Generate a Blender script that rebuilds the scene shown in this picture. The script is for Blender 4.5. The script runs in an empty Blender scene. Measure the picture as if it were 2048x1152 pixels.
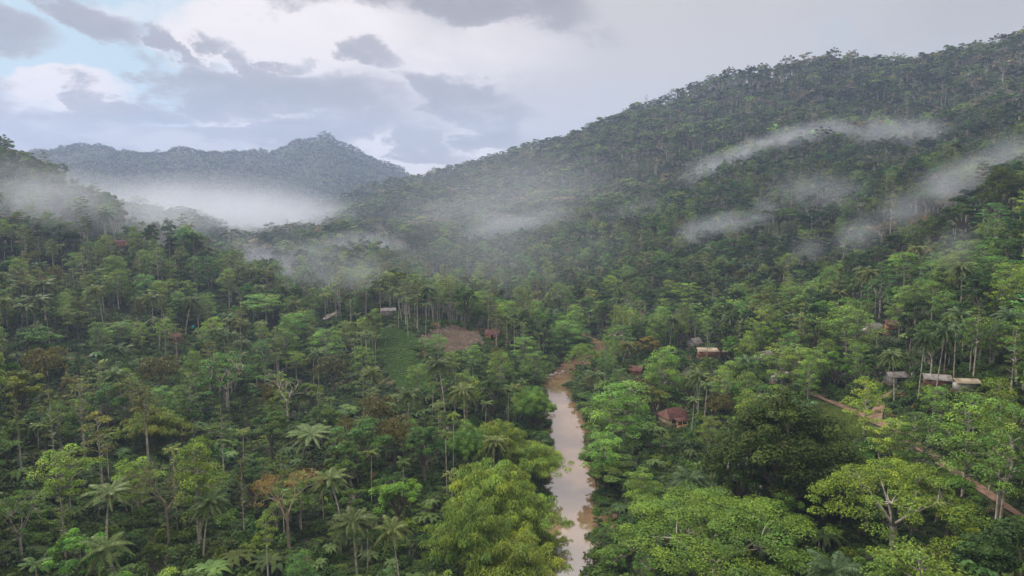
import bpy, math, random
import numpy as np
from mathutils import Vector, Euler

R = math.radians
rng = np.random.default_rng(7)
random.seed(7)
scene = bpy.context.scene
COL = scene.collection

# ------------------------------------------------------------------ camera
CAMH, PITCH, FPX = 65.0, R(7.3), 1366.0
cam_d = bpy.data.cameras.new('camera')
cam = bpy.data.objects.new('camera', cam_d)
COL.objects.link(cam)
cam.location = (0, 0, CAMH)
cam.rotation_euler = (R(90) - PITCH, 0, 0)
cam_d.sensor_width = 36.0
cam_d.lens = 36.0 * FPX / 2048.0
cam_d.clip_start = 1.0
cam_d.clip_end = 30000.0
scene.camera = cam

# ------------------------------------------------------------------ render / exposure
scene.view_settings.view_transform = 'Standard'
scene.view_settings.look = 'None'
scene.view_settings.exposure = 0.30
scene.view_settings.gamma = 1.0
scene.render.engine = 'CYCLES'
cy = scene.cycles
cy.max_bounces = 5
cy.diffuse_bounces = 2
cy.glossy_bounces = 2
cy.transmission_bounces = 3
cy.transparent_max_bounces = 6
cy.volume_bounces = 1
cy.volume_step_rate = 1.5
cy.volume_max_steps = 96
cy.use_denoising = True
cy.denoising_prefilter = 'ACCURATE'
cy.use_adaptive_sampling = False
cy.sample_clamp_indirect = 6.0
cy.caustics_reflective = False
cy.caustics_refractive = False

# ------------------------------------------------------------------ world: sky with broken overcast
SUN_EL, SUN_AZ = 42.0, -60.0     # degrees; azimuth measured from +Y towards +X
world = bpy.data.worlds.new("World")
scene.world = world
world.use_nodes = True
nt = world.node_tree
nt.nodes.clear()
def N(tree, kind, **kw):
    n = tree.nodes.new(kind)
    for k, v in kw.items():
        setattr(n, k, v)
    return n
def L(tree, a, b):
    tree.links.new(a, b)
def mathn(tree, op, a, b=None, c=None, clamp=False):
    n = N(tree, 'ShaderNodeMath', operation=op, use_clamp=clamp)
    for i, v in enumerate((a, b, c)):
        if v is None: continue
        if isinstance(v, (int, float)): n.inputs[i].default_value = v
        else: L(tree, v, n.inputs[i])
    return n.outputs[0]
def mixc(tree, f, a, b, mode='MIX'):
    n = N(tree, 'ShaderNodeMix', data_type='RGBA', blend_type=mode)
    for s, v in ((n.inputs[0], f), (n.inputs[6], a), (n.inputs[7], b)):
        if isinstance(v, (int, float)): s.default_value = v
        elif isinstance(v, tuple): s.default_value = (*v, 1) if len(v) == 3 else v
        else: L(tree, v, s)
    return n.outputs[2]
def maprange(tree, v, a, b, c=0.0, d=1.0, smooth=True):
    n = N(tree, 'ShaderNodeMapRange', interpolation_type='SMOOTHSTEP' if smooth else 'LINEAR')
    L(tree, v, n.inputs[0])
    for i, x in zip((1, 2, 3, 4), (a, b, c, d)): n.inputs[i].default_value = x
    return n.outputs[0]

sky = N(nt, 'ShaderNodeTexSky', sky_type='NISHITA', sun_disc=False)
sky.sun_elevation = R(SUN_EL)
sky.sun_rotation = R(SUN_AZ)
tc = N(nt, 'ShaderNodeTexCoord')
sep = N(nt, 'ShaderNodeSeparateXYZ')
L(nt, tc.outputs['Generated'], sep.inputs[0])
zc = mathn(nt, 'MAXIMUM', sep.outputs[2], 0.0)
zz = mathn(nt, 'ADD', zc, 0.38)
cu = mathn(nt, 'DIVIDE', sep.outputs[0], zz)
cv = mathn(nt, 'DIVIDE', sep.outputs[1], zz)
comb = N(nt, 'ShaderNodeCombineXYZ')
L(nt, cu, comb.inputs[0]); L(nt, cv, comb.inputs[1])
def wnoise(scale, detail, rough, dist=0.0, off=(0, 0, 0)):
    m = N(nt, 'ShaderNodeMapping'); m.inputs[1].default_value = off
    L(nt, comb.outputs[0], m.inputs[0])
    n = N(nt, 'ShaderNodeTexNoise')
    n.inputs['Scale'].default_value = scale; n.inputs['Detail'].default_value = detail
    n.inputs['Roughness'].default_value = rough; n.inputs['Distortion'].default_value = dist
    L(nt, m.outputs[0], n.inputs['Vector'])
    return n.outputs['Fac']
n_big = wnoise(1.3, 4, 0.5, 0.2, (3.6, 1.1, 0))
n_mid = wnoise(2.6, 10, 0.58, 0.25, (7.3, 2.2, 0))
n_det = wnoise(4.2, 12, 0.60, 0.3, (2.9, 8.2, 0))
yy_ = mathn(nt, 'MAXIMUM', sep.outputs[1], 0.12)
U_ = mathn(nt, 'DIVIDE', sep.outputs[0], yy_); V_ = mathn(nt, 'DIVIDE', sep.outputs[2], yy_)
U_ = mathn(nt, 'ADD', U_, mathn(nt, 'MULTIPLY', mathn(nt, 'SUBTRACT', n_det, 0.5), 0.30))
V_ = mathn(nt, 'ADD', V_, mathn(nt, 'MULTIPLY', mathn(nt, 'SUBTRACT', n_mid, 0.5), 0.20))
def bank(px, py, rx, ry, tilt=0.0, amp=1.0):
    """a cloud bank in one direction of the sky: bearing and height of its middle, its half width and half depth"""
    u0 = (px - 1024) / 1366 / 0.992; v0 = math.tan(math.atan((576 - py) / 1366) - R(7.3))
    du = mathn(nt, 'SUBTRACT', U_, u0); dv = mathn(nt, 'SUBTRACT', V_, v0)
    dv = mathn(nt, 'ADD', dv, mathn(nt, 'MULTIPLY', du, tilt))
    a_ = mathn(nt, 'POWER', mathn(nt, 'MULTIPLY', du, 1366 / rx), 2.0); b_ = mathn(nt, 'POWER', mathn(nt, 'MULTIPLY', dv, 1366 / ry), 2.0)
    return mathn(nt, 'MULTIPLY', maprange(nt, mathn(nt, 'ADD', a_, b_), 0.0, 1.3, 1.0, 0.0), amp)
def total(lst):
    o = bank(*lst[0])
    for q in lst[1:]: o = mathn(nt, 'MAXIMUM', o, bank(*q))
    return o
greyb = total([(40, 60, 150, 60, .25), (-20, 200, 120, 60, .2, .9), (215, 35, 150, 60, .45), (380, 95, 100, 28, .5, .9), (590, 115, 55, 26, .2, .9), (735, 105, 90, 34, .1), (520, 130, 90, 40, .6, .9), (450, 185, 210, 60, .1, 1.15), (640, 205, 230, 75, .15, 1.15), (930, 215, 190, 60, .4), (860, 275, 120, 40, .3, .9), (330, 150, 90, 25, .4, .8), (300, 215, 170, 26, .2), (160, 240, 260, 34, 0, .9), (120, 285, 420, 40, 0, .8), (560, 275, 240, 30, 0, .8), (-500, 150, 400, 160), (1020, 5, 220, 60, .1, 1.0), (700, -20, 300, 40, 0, .7), (1190, 80, 90, 45, 0, .5)])
blueb = total([(270, 110, 400, 140, .2), (150, 130, 300, 90, .2), (500, 30, 230, 80, 0), (-300, 60, 300, 120)])
glow = total([(600, 60, 330, 130, 0), (515, 245, 100, 42, 0), (150, 185, 170, 32, 0), (840, 315, 300, 75, 0), (880, 120, 330, 110, 0, .7), (330, 20, 250, 40, 0, .6), (200, 205, 150, 30, .1)])
rsheet = maprange(nt, U_, -0.12, 0.30)
# pale cloud everywhere; blue openings at the left; brighter thin places
pale = mixc(nt, rsheet, (0.55, 0.515, 0.53), (0.53, 0.50, 0.505))
bf = maprange(nt, mathn(nt, 'ADD', blueb, mathn(nt, 'MULTIPLY', mathn(nt, 'SUBTRACT', n_mid, 0.5), 1.2)), 0.05, 0.45)
clear = mixc(nt, 0.75, mixc(nt, 1.0, sky.outputs[0], (0.10, 0.10, 0.10), 'MULTIPLY'), (0.43, 0.60, 0.70))
c1 = mixc(nt, bf, pale, clear)
gf = maprange(nt, mathn(nt, 'ADD', glow, mathn(nt, 'MULTIPLY', mathn(nt, 'SUBTRACT', n_det, 0.5), 1.3)), 0.15, 1.0)
c2 = mixc(nt, gf, c1, (0.86, 0.785, 0.80))
gr = mathn(nt, 'ADD', greyb, mathn(nt, 'MULTIPLY', mathn(nt, 'SUBTRACT', n_det, 0.5), 3.0))
grm = maprange(nt, gr, 0.28, 0.90)
core = maprange(nt, mathn(nt, 'ADD', gr, mathn(nt, 'MULTIPLY', n_big, 0.5)), 0.7, 1.5)
c3 = mixc(nt, mathn(nt, 'MULTIPLY', grm, 0.86), c2, mixc(nt, core, (0.38, 0.35, 0.368), (0.24, 0.222, 0.236)))
topr = mathn(nt, 'MULTIPLY', maprange(nt, U_, 0.05, 0.7), maprange(nt, V_, 0.06, 0.30))
wav = maprange(nt, n_big, 0.35, 0.65, 0.55, 1.0)
clouds = mixc(nt, mathn(nt, 'MULTIPLY', mathn(nt, 'MULTIPLY', topr, wav), 0.75), c3, (0.36, 0.352, 0.366))
# overcast is brighter overhead; boosted more out of view to add light from above
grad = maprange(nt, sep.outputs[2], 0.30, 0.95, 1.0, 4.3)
bg = N(nt, 'ShaderNodeBackground'); bg.inputs[1].default_value = 1.0
out = N(nt, 'ShaderNodeOutputWorld')
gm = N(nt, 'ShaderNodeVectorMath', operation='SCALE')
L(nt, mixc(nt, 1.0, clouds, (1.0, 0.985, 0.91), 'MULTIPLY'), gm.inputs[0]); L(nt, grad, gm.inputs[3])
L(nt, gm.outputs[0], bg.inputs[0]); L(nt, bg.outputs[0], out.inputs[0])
world.cycles.sampling_method = 'MANUAL'
world.cycles.sample_map_resolution = 512

# ------------------------------------------------------------------ sun behind thin cloud
sd = bpy.data.lights.new('sun', 'SUN')
sd.energy = 2.8; sd.angle = R(10); sd.color = (1.0, 0.95, 0.86)
sun = bpy.data.objects.new('sun', sd); COL.objects.link(sun)
_a, _e = R(SUN_AZ), R(SUN_EL)
sun.rotation_euler = Vector((-math.sin(_a) * math.cos(_e), -math.cos(_a) * math.cos(_e), -math.sin(_e))).to_track_quat('-Z', 'Y').to_euler()
sun.location = (-300, 200, 500)

# ------------------------------------------------------------------ image <-> world helpers
CP, SP = math.cos(PITCH), math.sin(PITCH)
def project(x, y, z):
    dz = z - CAMH
    F = y * CP - dz * SP
    U = y * SP + dz * CP
    F = np.maximum(F, 0.01)
    return 1024 + FPX * x / F, 576 - FPX * U / F, F
def ray(px, py):
    a, b = (px - 1024) / FPX, (576 - py) / FPX
    d = np.array([a, CP + b * SP, -SP + b * CP])
    return d / math.hypot(d[0], d[1])       # unit horizontal length
def on_level(px, py, z):
    d = ray(px, py); t = (z - CAMH) / d[2]
    return d[0] * t, d[1] * t

# ------------------------------------------------------------------ terrain heights
def vnoise(x, y, seed=0):
    xi = np.floor(x).astype(np.int64); yi = np.floor(y).astype(np.int64)
    fx = x - xi; fy = y - yi
    fx = fx * fx * (3 - 2 * fx); fy = fy * fy * (3 - 2 * fy)
    def h(a, b):
        n = (a * 374761393 + b * 668265263 + seed * 982451653) & 0x7fffffff
        n = ((n ^ (n >> 13)) * 1274126177) & 0x7fffffff
        return ((n ^ (n >> 16)) & 0xffff) / 65535.0
    return (h(xi, yi) * (1 - fx) + h(xi + 1, yi) * fx) * (1 - fy) + (h(xi, yi + 1) * (1 - fx) + h(xi + 1, yi + 1) * fx) * fy
def fbm(x, y, seed=0, o=4):
    s = 0; a = 0.5; t = 0
    for i in range(o):
        s = s + a * vnoise(x, y, seed + i); t += a; a *= 0.5; x = x * 2.03; y = y * 2.03
    return s / t

def Y(D, y): return (D, ('y', y))
def Z(D, z): return (D, z)
COLS = [
 (-2600, [Z(1, 20), Z(100, 24), Z(300, 60), Z(500, 130), Z(900, 170), Z(4600, 220)]),
 (-700, [Z(1, 12), Z(100, 18), Z(200, 40), Z(300, 75), Z(450, 120), Z(700, 150), Z(1200, 90), Z(2300, 170), Z(4600, 180)]),
 (0,    [Z(1, 6), Z(100, 9), Z(160, 10), Y(220, 800), Y(270, 710), Y(330, 610), Y(390, 500), Y(450, 410), Y(520, 332), Z(640, 84), Z(900, 50), Z(1500, 70), Y(2300, 318), Z(3000, 150), Z(4600, 120)]),
 (110,  [Z(1, 5), Z(100, 7), Z(160, 8), Y(220, 800), Y(270, 710), Y(330, 610), Y(390, 500), Y(450, 430), Y(490, 385), Z(600, 62), Z(900, 35), Z(1500, 70), Y(2250, 308), Z(3000, 150), Z(4600, 120)]),
 (190,  [Z(1, 5), Z(100, 6), Z(160, 7), Y(220, 805), Y(270, 710), Y(330, 610), Y(390, 505), Y(440, 440), Z(520, 45), Z(700, 22), Z(1500, 60), Y(2200, 297), Z(2600, 180), Z(4600, 120)]),
 (300,  [Z(1, 4), Z(100, 5), Z(160, 6), Y(220, 810), Y(270, 715), Y(330, 610), Y(385, 492), Z(450, 35), Z(600, 14), Z(1500, 50), Y(2200, 312), Z(2600, 150), Z(4600, 120)]),
 (380,  [Z(1, 4), Z(100, 5), Z(160, 6), Y(220, 815), Y(270, 718), Y(330, 612), Y(390, 512), Z(450, 25), Z(600, 10), Z(1500, 50), Y(2200, 305), Z(2600, 150), Z(4600, 120)]),
 (450,  [Z(1, 4), Z(100, 4), Z(160, 5), Y(220, 820), Y(270, 720), Y(330, 620), Y(380, 540), Z(450, 18), Z(700, 8), Z(1050, 6), Z(1500, 50), Y(2200, 313), Z(2600, 150), Z(4600, 120)]),
 (530,  [Z(1, 4), Z(100, 4), Z(160, 5), Y(220, 825), Y(270, 722), Y(330, 622), Y(365, 572), Z(430, 14), Z(700, 8), Z(1100, 18), Z(1500, 50), Y(2200, 308), Z(2600, 150), Z(4600, 120)]),
 (600,  [Z(1, 4), Z(100, 4), Z(160, 4), Y(220, 825), Y(270, 720), Y(330, 622), Y(355, 592), Z(420, 12), Z(700, 12), Y(1150, 448), Z(1400, 20), Z(1700, 60), Y(2200, 292), Z(2600, 170), Z(4600, 120)]),
 (665,  [Z(1, 4), Z(100, 3), Z(160, 4), Y(220, 820), Y(270, 715), Y(320, 630), Y(345, 602), Z(420, 10), Z(700, 15), Y(1200, 425), Z(1400, 30), Z(1700, 60), Y(2200, 272), Z(2500, 170), Z(4600, 120)]),
 (730,  [Z(1, 4), Z(100, 3), Z(160, 4), Y(215, 810), Y(255, 715), Y(310, 632), Y(335, 612), Z(420, 8), Z(700, 18), Y(1250, 400), Z(1450, 40), Z(1700, 70), Y(2200, 305), Z(2500, 160), Z(4600, 110)]),
 (800,  [Z(1, 3), Z(100, 3), Z(160, 4), Y(195, 800), Y(240, 712), Y(285, 640), Z(315, 18), Z(400, 7), Z(700, 22), Y(1300, 382), Z(1500, 50), Z(1800, 80), Y(2200, 338), Z(2500, 120), Z(4600, 100)]),
 (865,  [Z(1, 2), Z(100, 3), Z(160, 4), Y(195, 795), Y(235, 715), Y(282, 648), Z(310, 12), Z(400, 6), Z(700, 24), Y(1400, 362), Z(1700, 70), Z(2200, 90), Z(4600, 90)]),
 (960,  [Z(1, 1), Z(100, 2), Z(160, 3.5), Z(200, 5), Y(235, 715), Y(275, 662), Z(300, 8), Z(400, 5), Z(500, 10), Z(700, 34), Y(1280, 334), Z(1700, 90), Z(2200, 90), Z(4600, 90)]),
 (1040, [Z(1, 1), Z(100, 1.5), Z(160, 2), Z(200, 3), Z(260, 6), Z(310, 3), Z(400, 5), Z(500, 12), Z(700, 42), Y(1180, 308), Z(1600, 100), Z(4600, 90)]),
 (1130, [Z(1, 1), Z(100, 1), Z(200, 1), Z(330, 2), Z(420, 7), Z(520, 22), Z(700, 55), Y(1100, 282), Z(1500, 120), Z(4600, 90)]),
 (1200, [Z(1, 2), Z(100, 2.5), Z(200, 2), Z(330, 3), Z(420, 9), Z(520, 28), Z(700, 64), Y(1040, 257), Z(1400, 140), Z(4600, 100)]),
 (1300, [Z(1, 3), Z(100, 4), Z(180, 5), Z(250, 6), Z(340, 5), Z(420, 14), Z(520, 40), Z(700, 80), Y(980, 222), Z(1300, 160), Z(4600, 100)]),
 (1450, [Z(1, 5), Z(100, 5), Z(180, 7), Z(250, 8), Z(340, 10), Z(420, 24), Z(520, 52), Z(700, 104), Y(930, 163), Z(1300, 190), Z(4600, 110)]),
 (1600, [Z(1, 7), Z(100, 8), Z(180, 11), Z(250, 13), Z(330, 18), Z(420, 42), Z(500, 64), Z(560, 72), Z(700, 114), Y(900, 138), Z(1300, 200), Z(4600, 120)]),
 (1750, [Z(1, 8), Z(90, 10), Z(140, 12), Z(180, 14), Z(250, 18), Z(330, 33), Z(420, 60), Z(480, 70), Z(540, 72), Z(700, 116), Y(880, 158), Z(1300, 220), Z(4600, 120)]),
 (1900, [Z(1, 9), Z(90, 13), Z(140, 16), Z(200, 25), Z(250, 35), Z(330, 52), Z(420, 74), Z(470, 80), Z(540, 80), Z(700, 130), Y(870, 147), Z(1300, 240), Z(4600, 120)]),
 (2048, [Z(1, 9), Z(90, 15), Z(140, 19), Z(200, 29), Z(250, 42), Z(330, 63), Z(400, 82), Z(450, 87), Z(530, 86), Z(700, 150), Y(860, 96), Z(1300, 260), Z(4600, 130)]),
 (2700, [Z(1, 10), Z(90, 18), Z(150, 28), Z(250, 55), Z(330, 80), Z(450, 110), Z(700, 190), Z(900, 260), Z(1400, 300), Z(4600, 150)]),
 (4600, [Z(1, 14), Z(100, 30), Z(300, 80), Z(600, 150), Z(1400, 240), Z(4600, 150)]),
]
RMAX = 4600.0
DG = np.exp(np.linspace(math.log(1), math.log(RMAX), 420))
AZ = np.concatenate([[-math.pi], [math.atan((c - 1024) / FPX * CP) for c, _ in COLS], [math.pi]])
prof = []
for (c, pts), a in zip(COLS, AZ[1:-1]):
    zs = []
    for D, v in pts:
        if isinstance(v, tuple):
            k = (576 - v[1]) / FPX
            zs.append(CAMH + D * math.cos(a) * (k * CP - SP) / (CP + k * SP))
        else: zs.append(v)
    prof.append(np.interp(np.log(DG), [math.log(p[0]) for p in pts], zs))
back = np.interp(np.log(DG), [0, math.log(100), math.log(600), math.log(4600)], [6, 8, 60, 160])
prof = np.array([back] + prof + [back])
NAZ = 1200
AZG = np.linspace(-math.pi, math.pi, NAZ)
TAB = np.array([np.interp(AZG, AZ, prof[:, j]) for j in range(len(DG))])     # (D, az)
def blur(T, n, ax):
    k = np.exp(-np.linspace(-2, 2, 2 * n + 1) ** 2); k /= k.sum()
    P = np.concatenate([np.repeat(T.take([0], ax), n, ax), T, np.repeat(T.take([-1], ax), n, ax)], ax)
    return sum(k[i] * P.take(range(i, i + T.shape[ax]), ax) for i in range(2 * n + 1))
TAB = blur(blur(TAB, 3, 1), 2, 0)

# river centre line in the world, from its course in the valley
RIV = []
for px, py, w in [(1146, 1190, 14), (1142, 1152, 14), (1122, 1065, 17), (1138, 1000, 14), (1140, 940, 13), (1134, 880, 14.5), (1132, 845, 14), (1116, 800, 12.5), (1112, 770, 12), (1128, 745, 13), (1160, 727, 14), (1205, 705, 13), (1195, 684, 13), (1150, 672, 15)]:
    x, y = on_level(px, py, 0.0); RIV.append((x, y, w))
RIV = [(10, -400, 14), (12, -60, 12), (12, 40, 12)] + RIV + [(0, 360, 13), (-40, 420, 12), (-90, 520, 12), (-160, 700, 12), (-330, 1000, 12), (-500, 1500, 12)]
RIV = np.array(RIV)
def river_dist(x, y):
    """signed distance beyond the water's edge (negative = in the water)"""
    best = np.full(np.shape(x), 1e9)
    for (x0, y0, w0), (x1, y1, w1) in zip(RIV[:-1], RIV[1:]):
        dx, dy = x1 - x0, y1 - y0
        t = np.clip(((x - x0) * dx + (y - y0) * dy) / (dx * dx + dy * dy), 0, 1)
        best = np.minimum(best, np.hypot(x - x0 - t * dx, y - y0 - t * dy) - 0.5 * (w0 + t * (w1 - w0)))
    return best
def H(x, y):
    x = np.asarray(x, float); y = np.asarray(y, float)
    D = np.clip(np.hypot(x, y), 1.0, RMAX - 1)
    a = np.arctan2(x, y)
    u = np.log(D) / math.log(RMAX) * (len(DG) - 1)
    v = (a + math.pi) / (2 * math.pi) * (NAZ - 1)
    i = np.clip(u.astype(int), 0, len(DG) - 2); j = np.clip(v.astype(int), 0, NAZ - 2)
    fu, fv = u - i, v - j
    z = (TAB[i, j] * (1 - fv) + TAB[i, j + 1] * fv) * (1 - fu) + (TAB[i + 1, j] * (1 - fv) + TAB[i + 1, j + 1] * fv) * fu
    amp = np.clip((D - 330) / 400, 0, 1) * 34
    z = z + (fbm(x / 130, y / 130, 3, 3) - 0.5) * amp + (0.5 - np.abs(fbm((x + y * .5) / 90, y / 260, 13, 2) - 0.5) * 4) * amp * .35 + (fbm(x / 22, y / 22, 9, 2) - 0.5) * np.clip((D - 40) / 60, 0, 1) * 1.6
    rd = river_dist(x, y)
    e = (fbm(x / 9, y / 9, 21, 3) - 0.5) * 6.0
    t = np.clip((rd + e + 1.0) / 8.0, 0, 1); t = t * t * (3 - 2 * t)
    z = np.where(rd < 14, -1.4 + (np.maximum(z, 1.2) + 1.4) * t, np.maximum(z, 1.0))
    return z
def H1(x, y): return float(H(np.array([x]), np.array([y]))[0])
def hit(px, py, lift=0.0, dmin=40.0, dmax=3000.0):
    """first point along the line of sight that is LIFT metres above the ground"""
    d = ray(px, py)
    t = np.concatenate([np.arange(dmin, 700, 1.0), np.arange(700, dmax, 5.0)])
    x, y, z = d[0] * t, d[1] * t, CAMH + d[2] * t
    k = np.nonzero(z <= H(x, y) + lift)[0]
    if len(k) == 0: k = [len(t) - 1]
    k = k[0]
    return float(x[k]), float(y[k]), float(H1(x[k], y[k]))

# ------------------------------------------------------------------ materials
def new_mat(name):
    m = bpy.data.materials.new(name); m.use_nodes = True
    t = m.node_tree; t.nodes.clear()
    o = N(t, 'ShaderNodeOutputMaterial')
    return m, t, o
def noise_node(t, scale, detail=4, rough=0.55, coord='Object'):
    tcn = N(t, 'ShaderNodeTexCoord'); n = N(t, 'ShaderNodeTexNoise')
    n.inputs['Scale'].default_value = scale; n.inputs['Detail'].default_value = detail; n.inputs['Roughness'].default_value = rough
    L(t, tcn.outputs[coord], n.inputs['Vector'])
    return n.outputs['Fac']
def leaf_material(name, far=False, trans=0.20):
    """leaf colour = the tree's own colour x a per-clump tint x small per-tree shift"""
    m, t, o = new_mat(name)
    if far:
        at = N(t, 'ShaderNodeAttribute', attribute_type='INSTANCER', attribute_name='tcol'); base = at.outputs['Color']
    else:
        oi = N(t, 'ShaderNodeObjectInfo'); base = oi.outputs['Color']
    tint = N(t, 'ShaderNodeAttribute', attribute_name='tint')
    sp = N(t, 'ShaderNodeSeparateColor'); L(t, tint.outputs['Color'], sp.inputs[0])
    warm = mixc(t, 1.0, base, (1.32, 1.10, 0.72), 'MULTIPLY')
    cool = mixc(t, 1.0, base, (0.80, 0.94, 1.08), 'MULTIPLY')
    c = mixc(t, sp.outputs[0], cool, warm)
    v = maprange(t, sp.outputs[1], 0, 1, 0.45, 1.65, False)
    vm = N(t, 'ShaderNodeVectorMath', operation='SCALE'); L(t, c, vm.inputs[0]); L(t, v, vm.inputs[3])
    p = N(t, 'ShaderNodeBsdfPrincipled'); L(t, vm.outputs[0], p.inputs['Base Color'])
    p.inputs['Roughness'].default_value = 0.5; p.inputs['Specular IOR Level'].default_value = 0.13
    tr = N(t, 'ShaderNodeBsdfTranslucent'); L(t, mixc(t, 1.0, vm.outputs[0], (1.15, 1.25, 0.6), 'MULTIPLY'), tr.inputs[0])
    mx = N(t, 'ShaderNodeMixShader'); mx.inputs[0].default_value = trans
    L(t, p.outputs[0], mx.inputs[1]); L(t, tr.outputs[0], mx.inputs[2]); L(t, mx.outputs[0], o.inputs[0])
    return m
LEAF = leaf_material('foliage')
LEAF_FAR = leaf_material('distant foliage', far=True, trans=0.2)
def plain(name, c0, c1, scale, rough=0.85, spec=0.2, coord='Object', detail=5, lo=0.35, hi=0.65, bump=0.0):
    m, t, o = new_mat(name)
    n = noise_node(t, scale, detail, 0.6, coord)
    f = maprange(t, n, lo, hi)
    p = N(t, 'ShaderNodeBsdfPrincipled'); L(t, mixc(t, f, c0, c1), p.inputs['Base Color'])
    p.inputs['Roughness'].default_value = rough; p.inputs['Specular IOR Level'].default_value = spec
    if bump:
        b = N(t, 'ShaderNodeBump'); b.inputs['Strength'].default_value = bump; L(t, n, b.inputs['Height']); L(t, b.outputs[0], p.inputs['Normal'])
    L(t, p.outputs[0], o.inputs[0])
    return m
BARK_PALE = plain('pale bark', (0.46, 0.41, 0.34), (0.22, 0.19, 0.15), 1.3)
BARK_DARK = plain('brown bark', (0.16, 0.13, 0.095), (0.07, 0.055, 0.04), 1.1)
BARK_DRY = plain('dry twigs', (0.30, 0.24, 0.16), (0.16, 0.13, 0.09), 0.7)
SOIL = plain('laterite path', (0.20, 0.118, 0.078), (0.10, 0.064, 0.042), 0.6, bump=0.3)
PLOUGH = plain('ploughed soil', (0.105, 0.066, 0.046), (0.055, 0.040, 0.029), 0.8, bump=0.4)
ROOF_RED = plain('weathered clay tiles', (0.155, 0.068, 0.055), (0.085, 0.045, 0.04), 1.2)
ROOF_TIN = plain('corrugated tin', (0.30, 0.28, 0.26), (0.15, 0.12, 0.10), 0.8, rough=0.5, spec=0.5)
ROOF_TAN = plain('tan corrugated sheets', (0.46, 0.38, 0.26), (0.24, 0.19, 0.14), 0.5, rough=0.6)
WALL_ORANGE = plain('orange plaster', (0.80, 0.38, 0.14), (0.62, 0.28, 0.11), 1.0)
WALL_CREAM = plain('cream plaster', (0.80, 0.66, 0.42), (0.66, 0.52, 0.32), 1.0)
WALL_WHITE = plain('white plaster', (0.58, 0.56, 0.50), (0.34, 0.31, 0.26), 0.8)
WALL_MUD = plain('brick wall', (0.42, 0.20, 0.11), (0.28, 0.14, 0.08), 2.0)
DARKW = plain('dark timber', (0.06, 0.035, 0.025), (0.03, 0.02, 0.015), 2.0, rough=0.5)
TEAL = plain('teal plastic', (0.03, 0.30, 0.25), (0.02, 0.2, 0.18), 1.0, rough=0.4)
STONE = plain('river stone', (0.34, 0.29, 0.24), (0.18, 0.14, 0.11), 0.8, bump=0.4)
CONC = plain('worn concrete', (0.34, 0.30, 0.25), (0.22, 0.19, 0.16), 0.6)

def ground_material():
    m, t, o = new_mat('forest floor')
    n1 = noise_node(t, 0.035, 6, 0.6); n2 = noise_node(t, 0.35, 6, 0.65); n3 = noise_node(t, 2.2, 5, 0.6)
    a = mixc(t, maprange(t, n1, 0.4, 0.62), (0.020, 0.034, 0.011), (0.042, 0.060, 0.018))
    b = mixc(t, maprange(t, n2, 0.48, 0.68), a, (0.060, 0.044, 0.027))
    c = mixc(t, maprange(t, n3, 0.3, 0.7, 0.0, 0.45), b, (0.07, 0.10, 0.03))
    geo = N(t, 'ShaderNodeNewGeometry'); s = N(t, 'ShaderNodeSeparateXYZ'); L(t, geo.outputs['Position'], s.inputs[0])
    low = maprange(t, s.outputs[2], 0.25, 0.9, 1.0, 0.0)      # bare wet mud at the water's edge
    d = mixc(t, low, c, (0.11, 0.072, 0.045))
    p = N(t, 'ShaderNodeBsdfPrincipled'); L(t, d, p.inputs['Base Color']); p.inputs['Roughness'].default_value = 0.9
    p.inputs['Specular IOR Level'].default_value = 0.15
    bp = N(t, 'ShaderNodeBump'); bp.inputs['Strength'].default_value = 0.6; bp.inputs['Distance'].default_value = 0.6
    L(t, n3, bp.inputs['Height']); L(t, bp.outputs[0], p.inputs['Normal'])
    L(t, p.outputs[0], o.inputs[0])
    return m
GROUND = ground_material()
def water_material():
    m, t, o = new_mat('muddy river water')
    n = noise_node(t, 0.12, 4, 0.5)
    p = N(t, 'ShaderNodeBsdfPrincipled')
    L(t, mixc(t, maprange(t, n, 0.35, 0.65), (0.19, 0.122, 0.066), (0.24, 0.155, 0.085)), p.inputs['Base Color'])
    p.inputs['Roughness'].default_value = 0.03; p.inputs['IOR'].default_value = 2.5; p.inputs['Specular IOR Level'].default_value = 0.9
    w = noise_node(t, 0.6, 3, 0.5)
    b = N(t, 'ShaderNodeBump'); b.inputs['Strength'].default_value = 0.06; b.inputs['Distance'].default_value = 0.2
    L(t, w, b.inputs['Height']); L(t, b.outputs[0], p.inputs['Normal'])
    L(t, p.outputs[0], o.inputs[0])
    return m
WATER = water_material()

# ------------------------------------------------------------------ mesh helpers
def mesh_from(name, V, F, mats, mi=None, tint=None, smooth=False):
    """V (n,3); F list of (k,4) or (k,3) arrays"""
    me = bpy.data.meshes.new(name)
    V = np.asarray(V, np.float32)
    loops = np.concatenate([f.ravel() for f in F]).astype(np.int32)
    tot = np.concatenate([np.full(len(f), f.shape[1], np.int32) for f in F])
    start = np.concatenate([[0], np.cumsum(tot)[:-1]]).astype(np.int32)
    me.vertices.add(len(V)); me.vertices.foreach_set('co', V.ravel())
    me.loops.add(len(loops)); me.loops.foreach_set('vertex_index', loops)
    me.polygons.add(len(tot)); me.polygons.foreach_set('loop_start', start); me.polygons.foreach_set('loop_total', tot)
    if mi is not None: me.polygons.foreach_set('material_index', np.asarray(mi, np.int32))
    for m in mats: me.materials.append(m)
    if smooth: me.polygons.foreach_set('use_smooth', np.ones(len(tot), bool))
    if tint is not None:
        at = me.attributes.new('tint', 'FLOAT_COLOR', 'POINT')
        c = np.zeros((len(V), 4), np.float32); c[:, :2] = tint; c[:, 3] = 1
        at.data.foreach_set('color', c.ravel())
    me.update(calc_edges=True)
    return me
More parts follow.
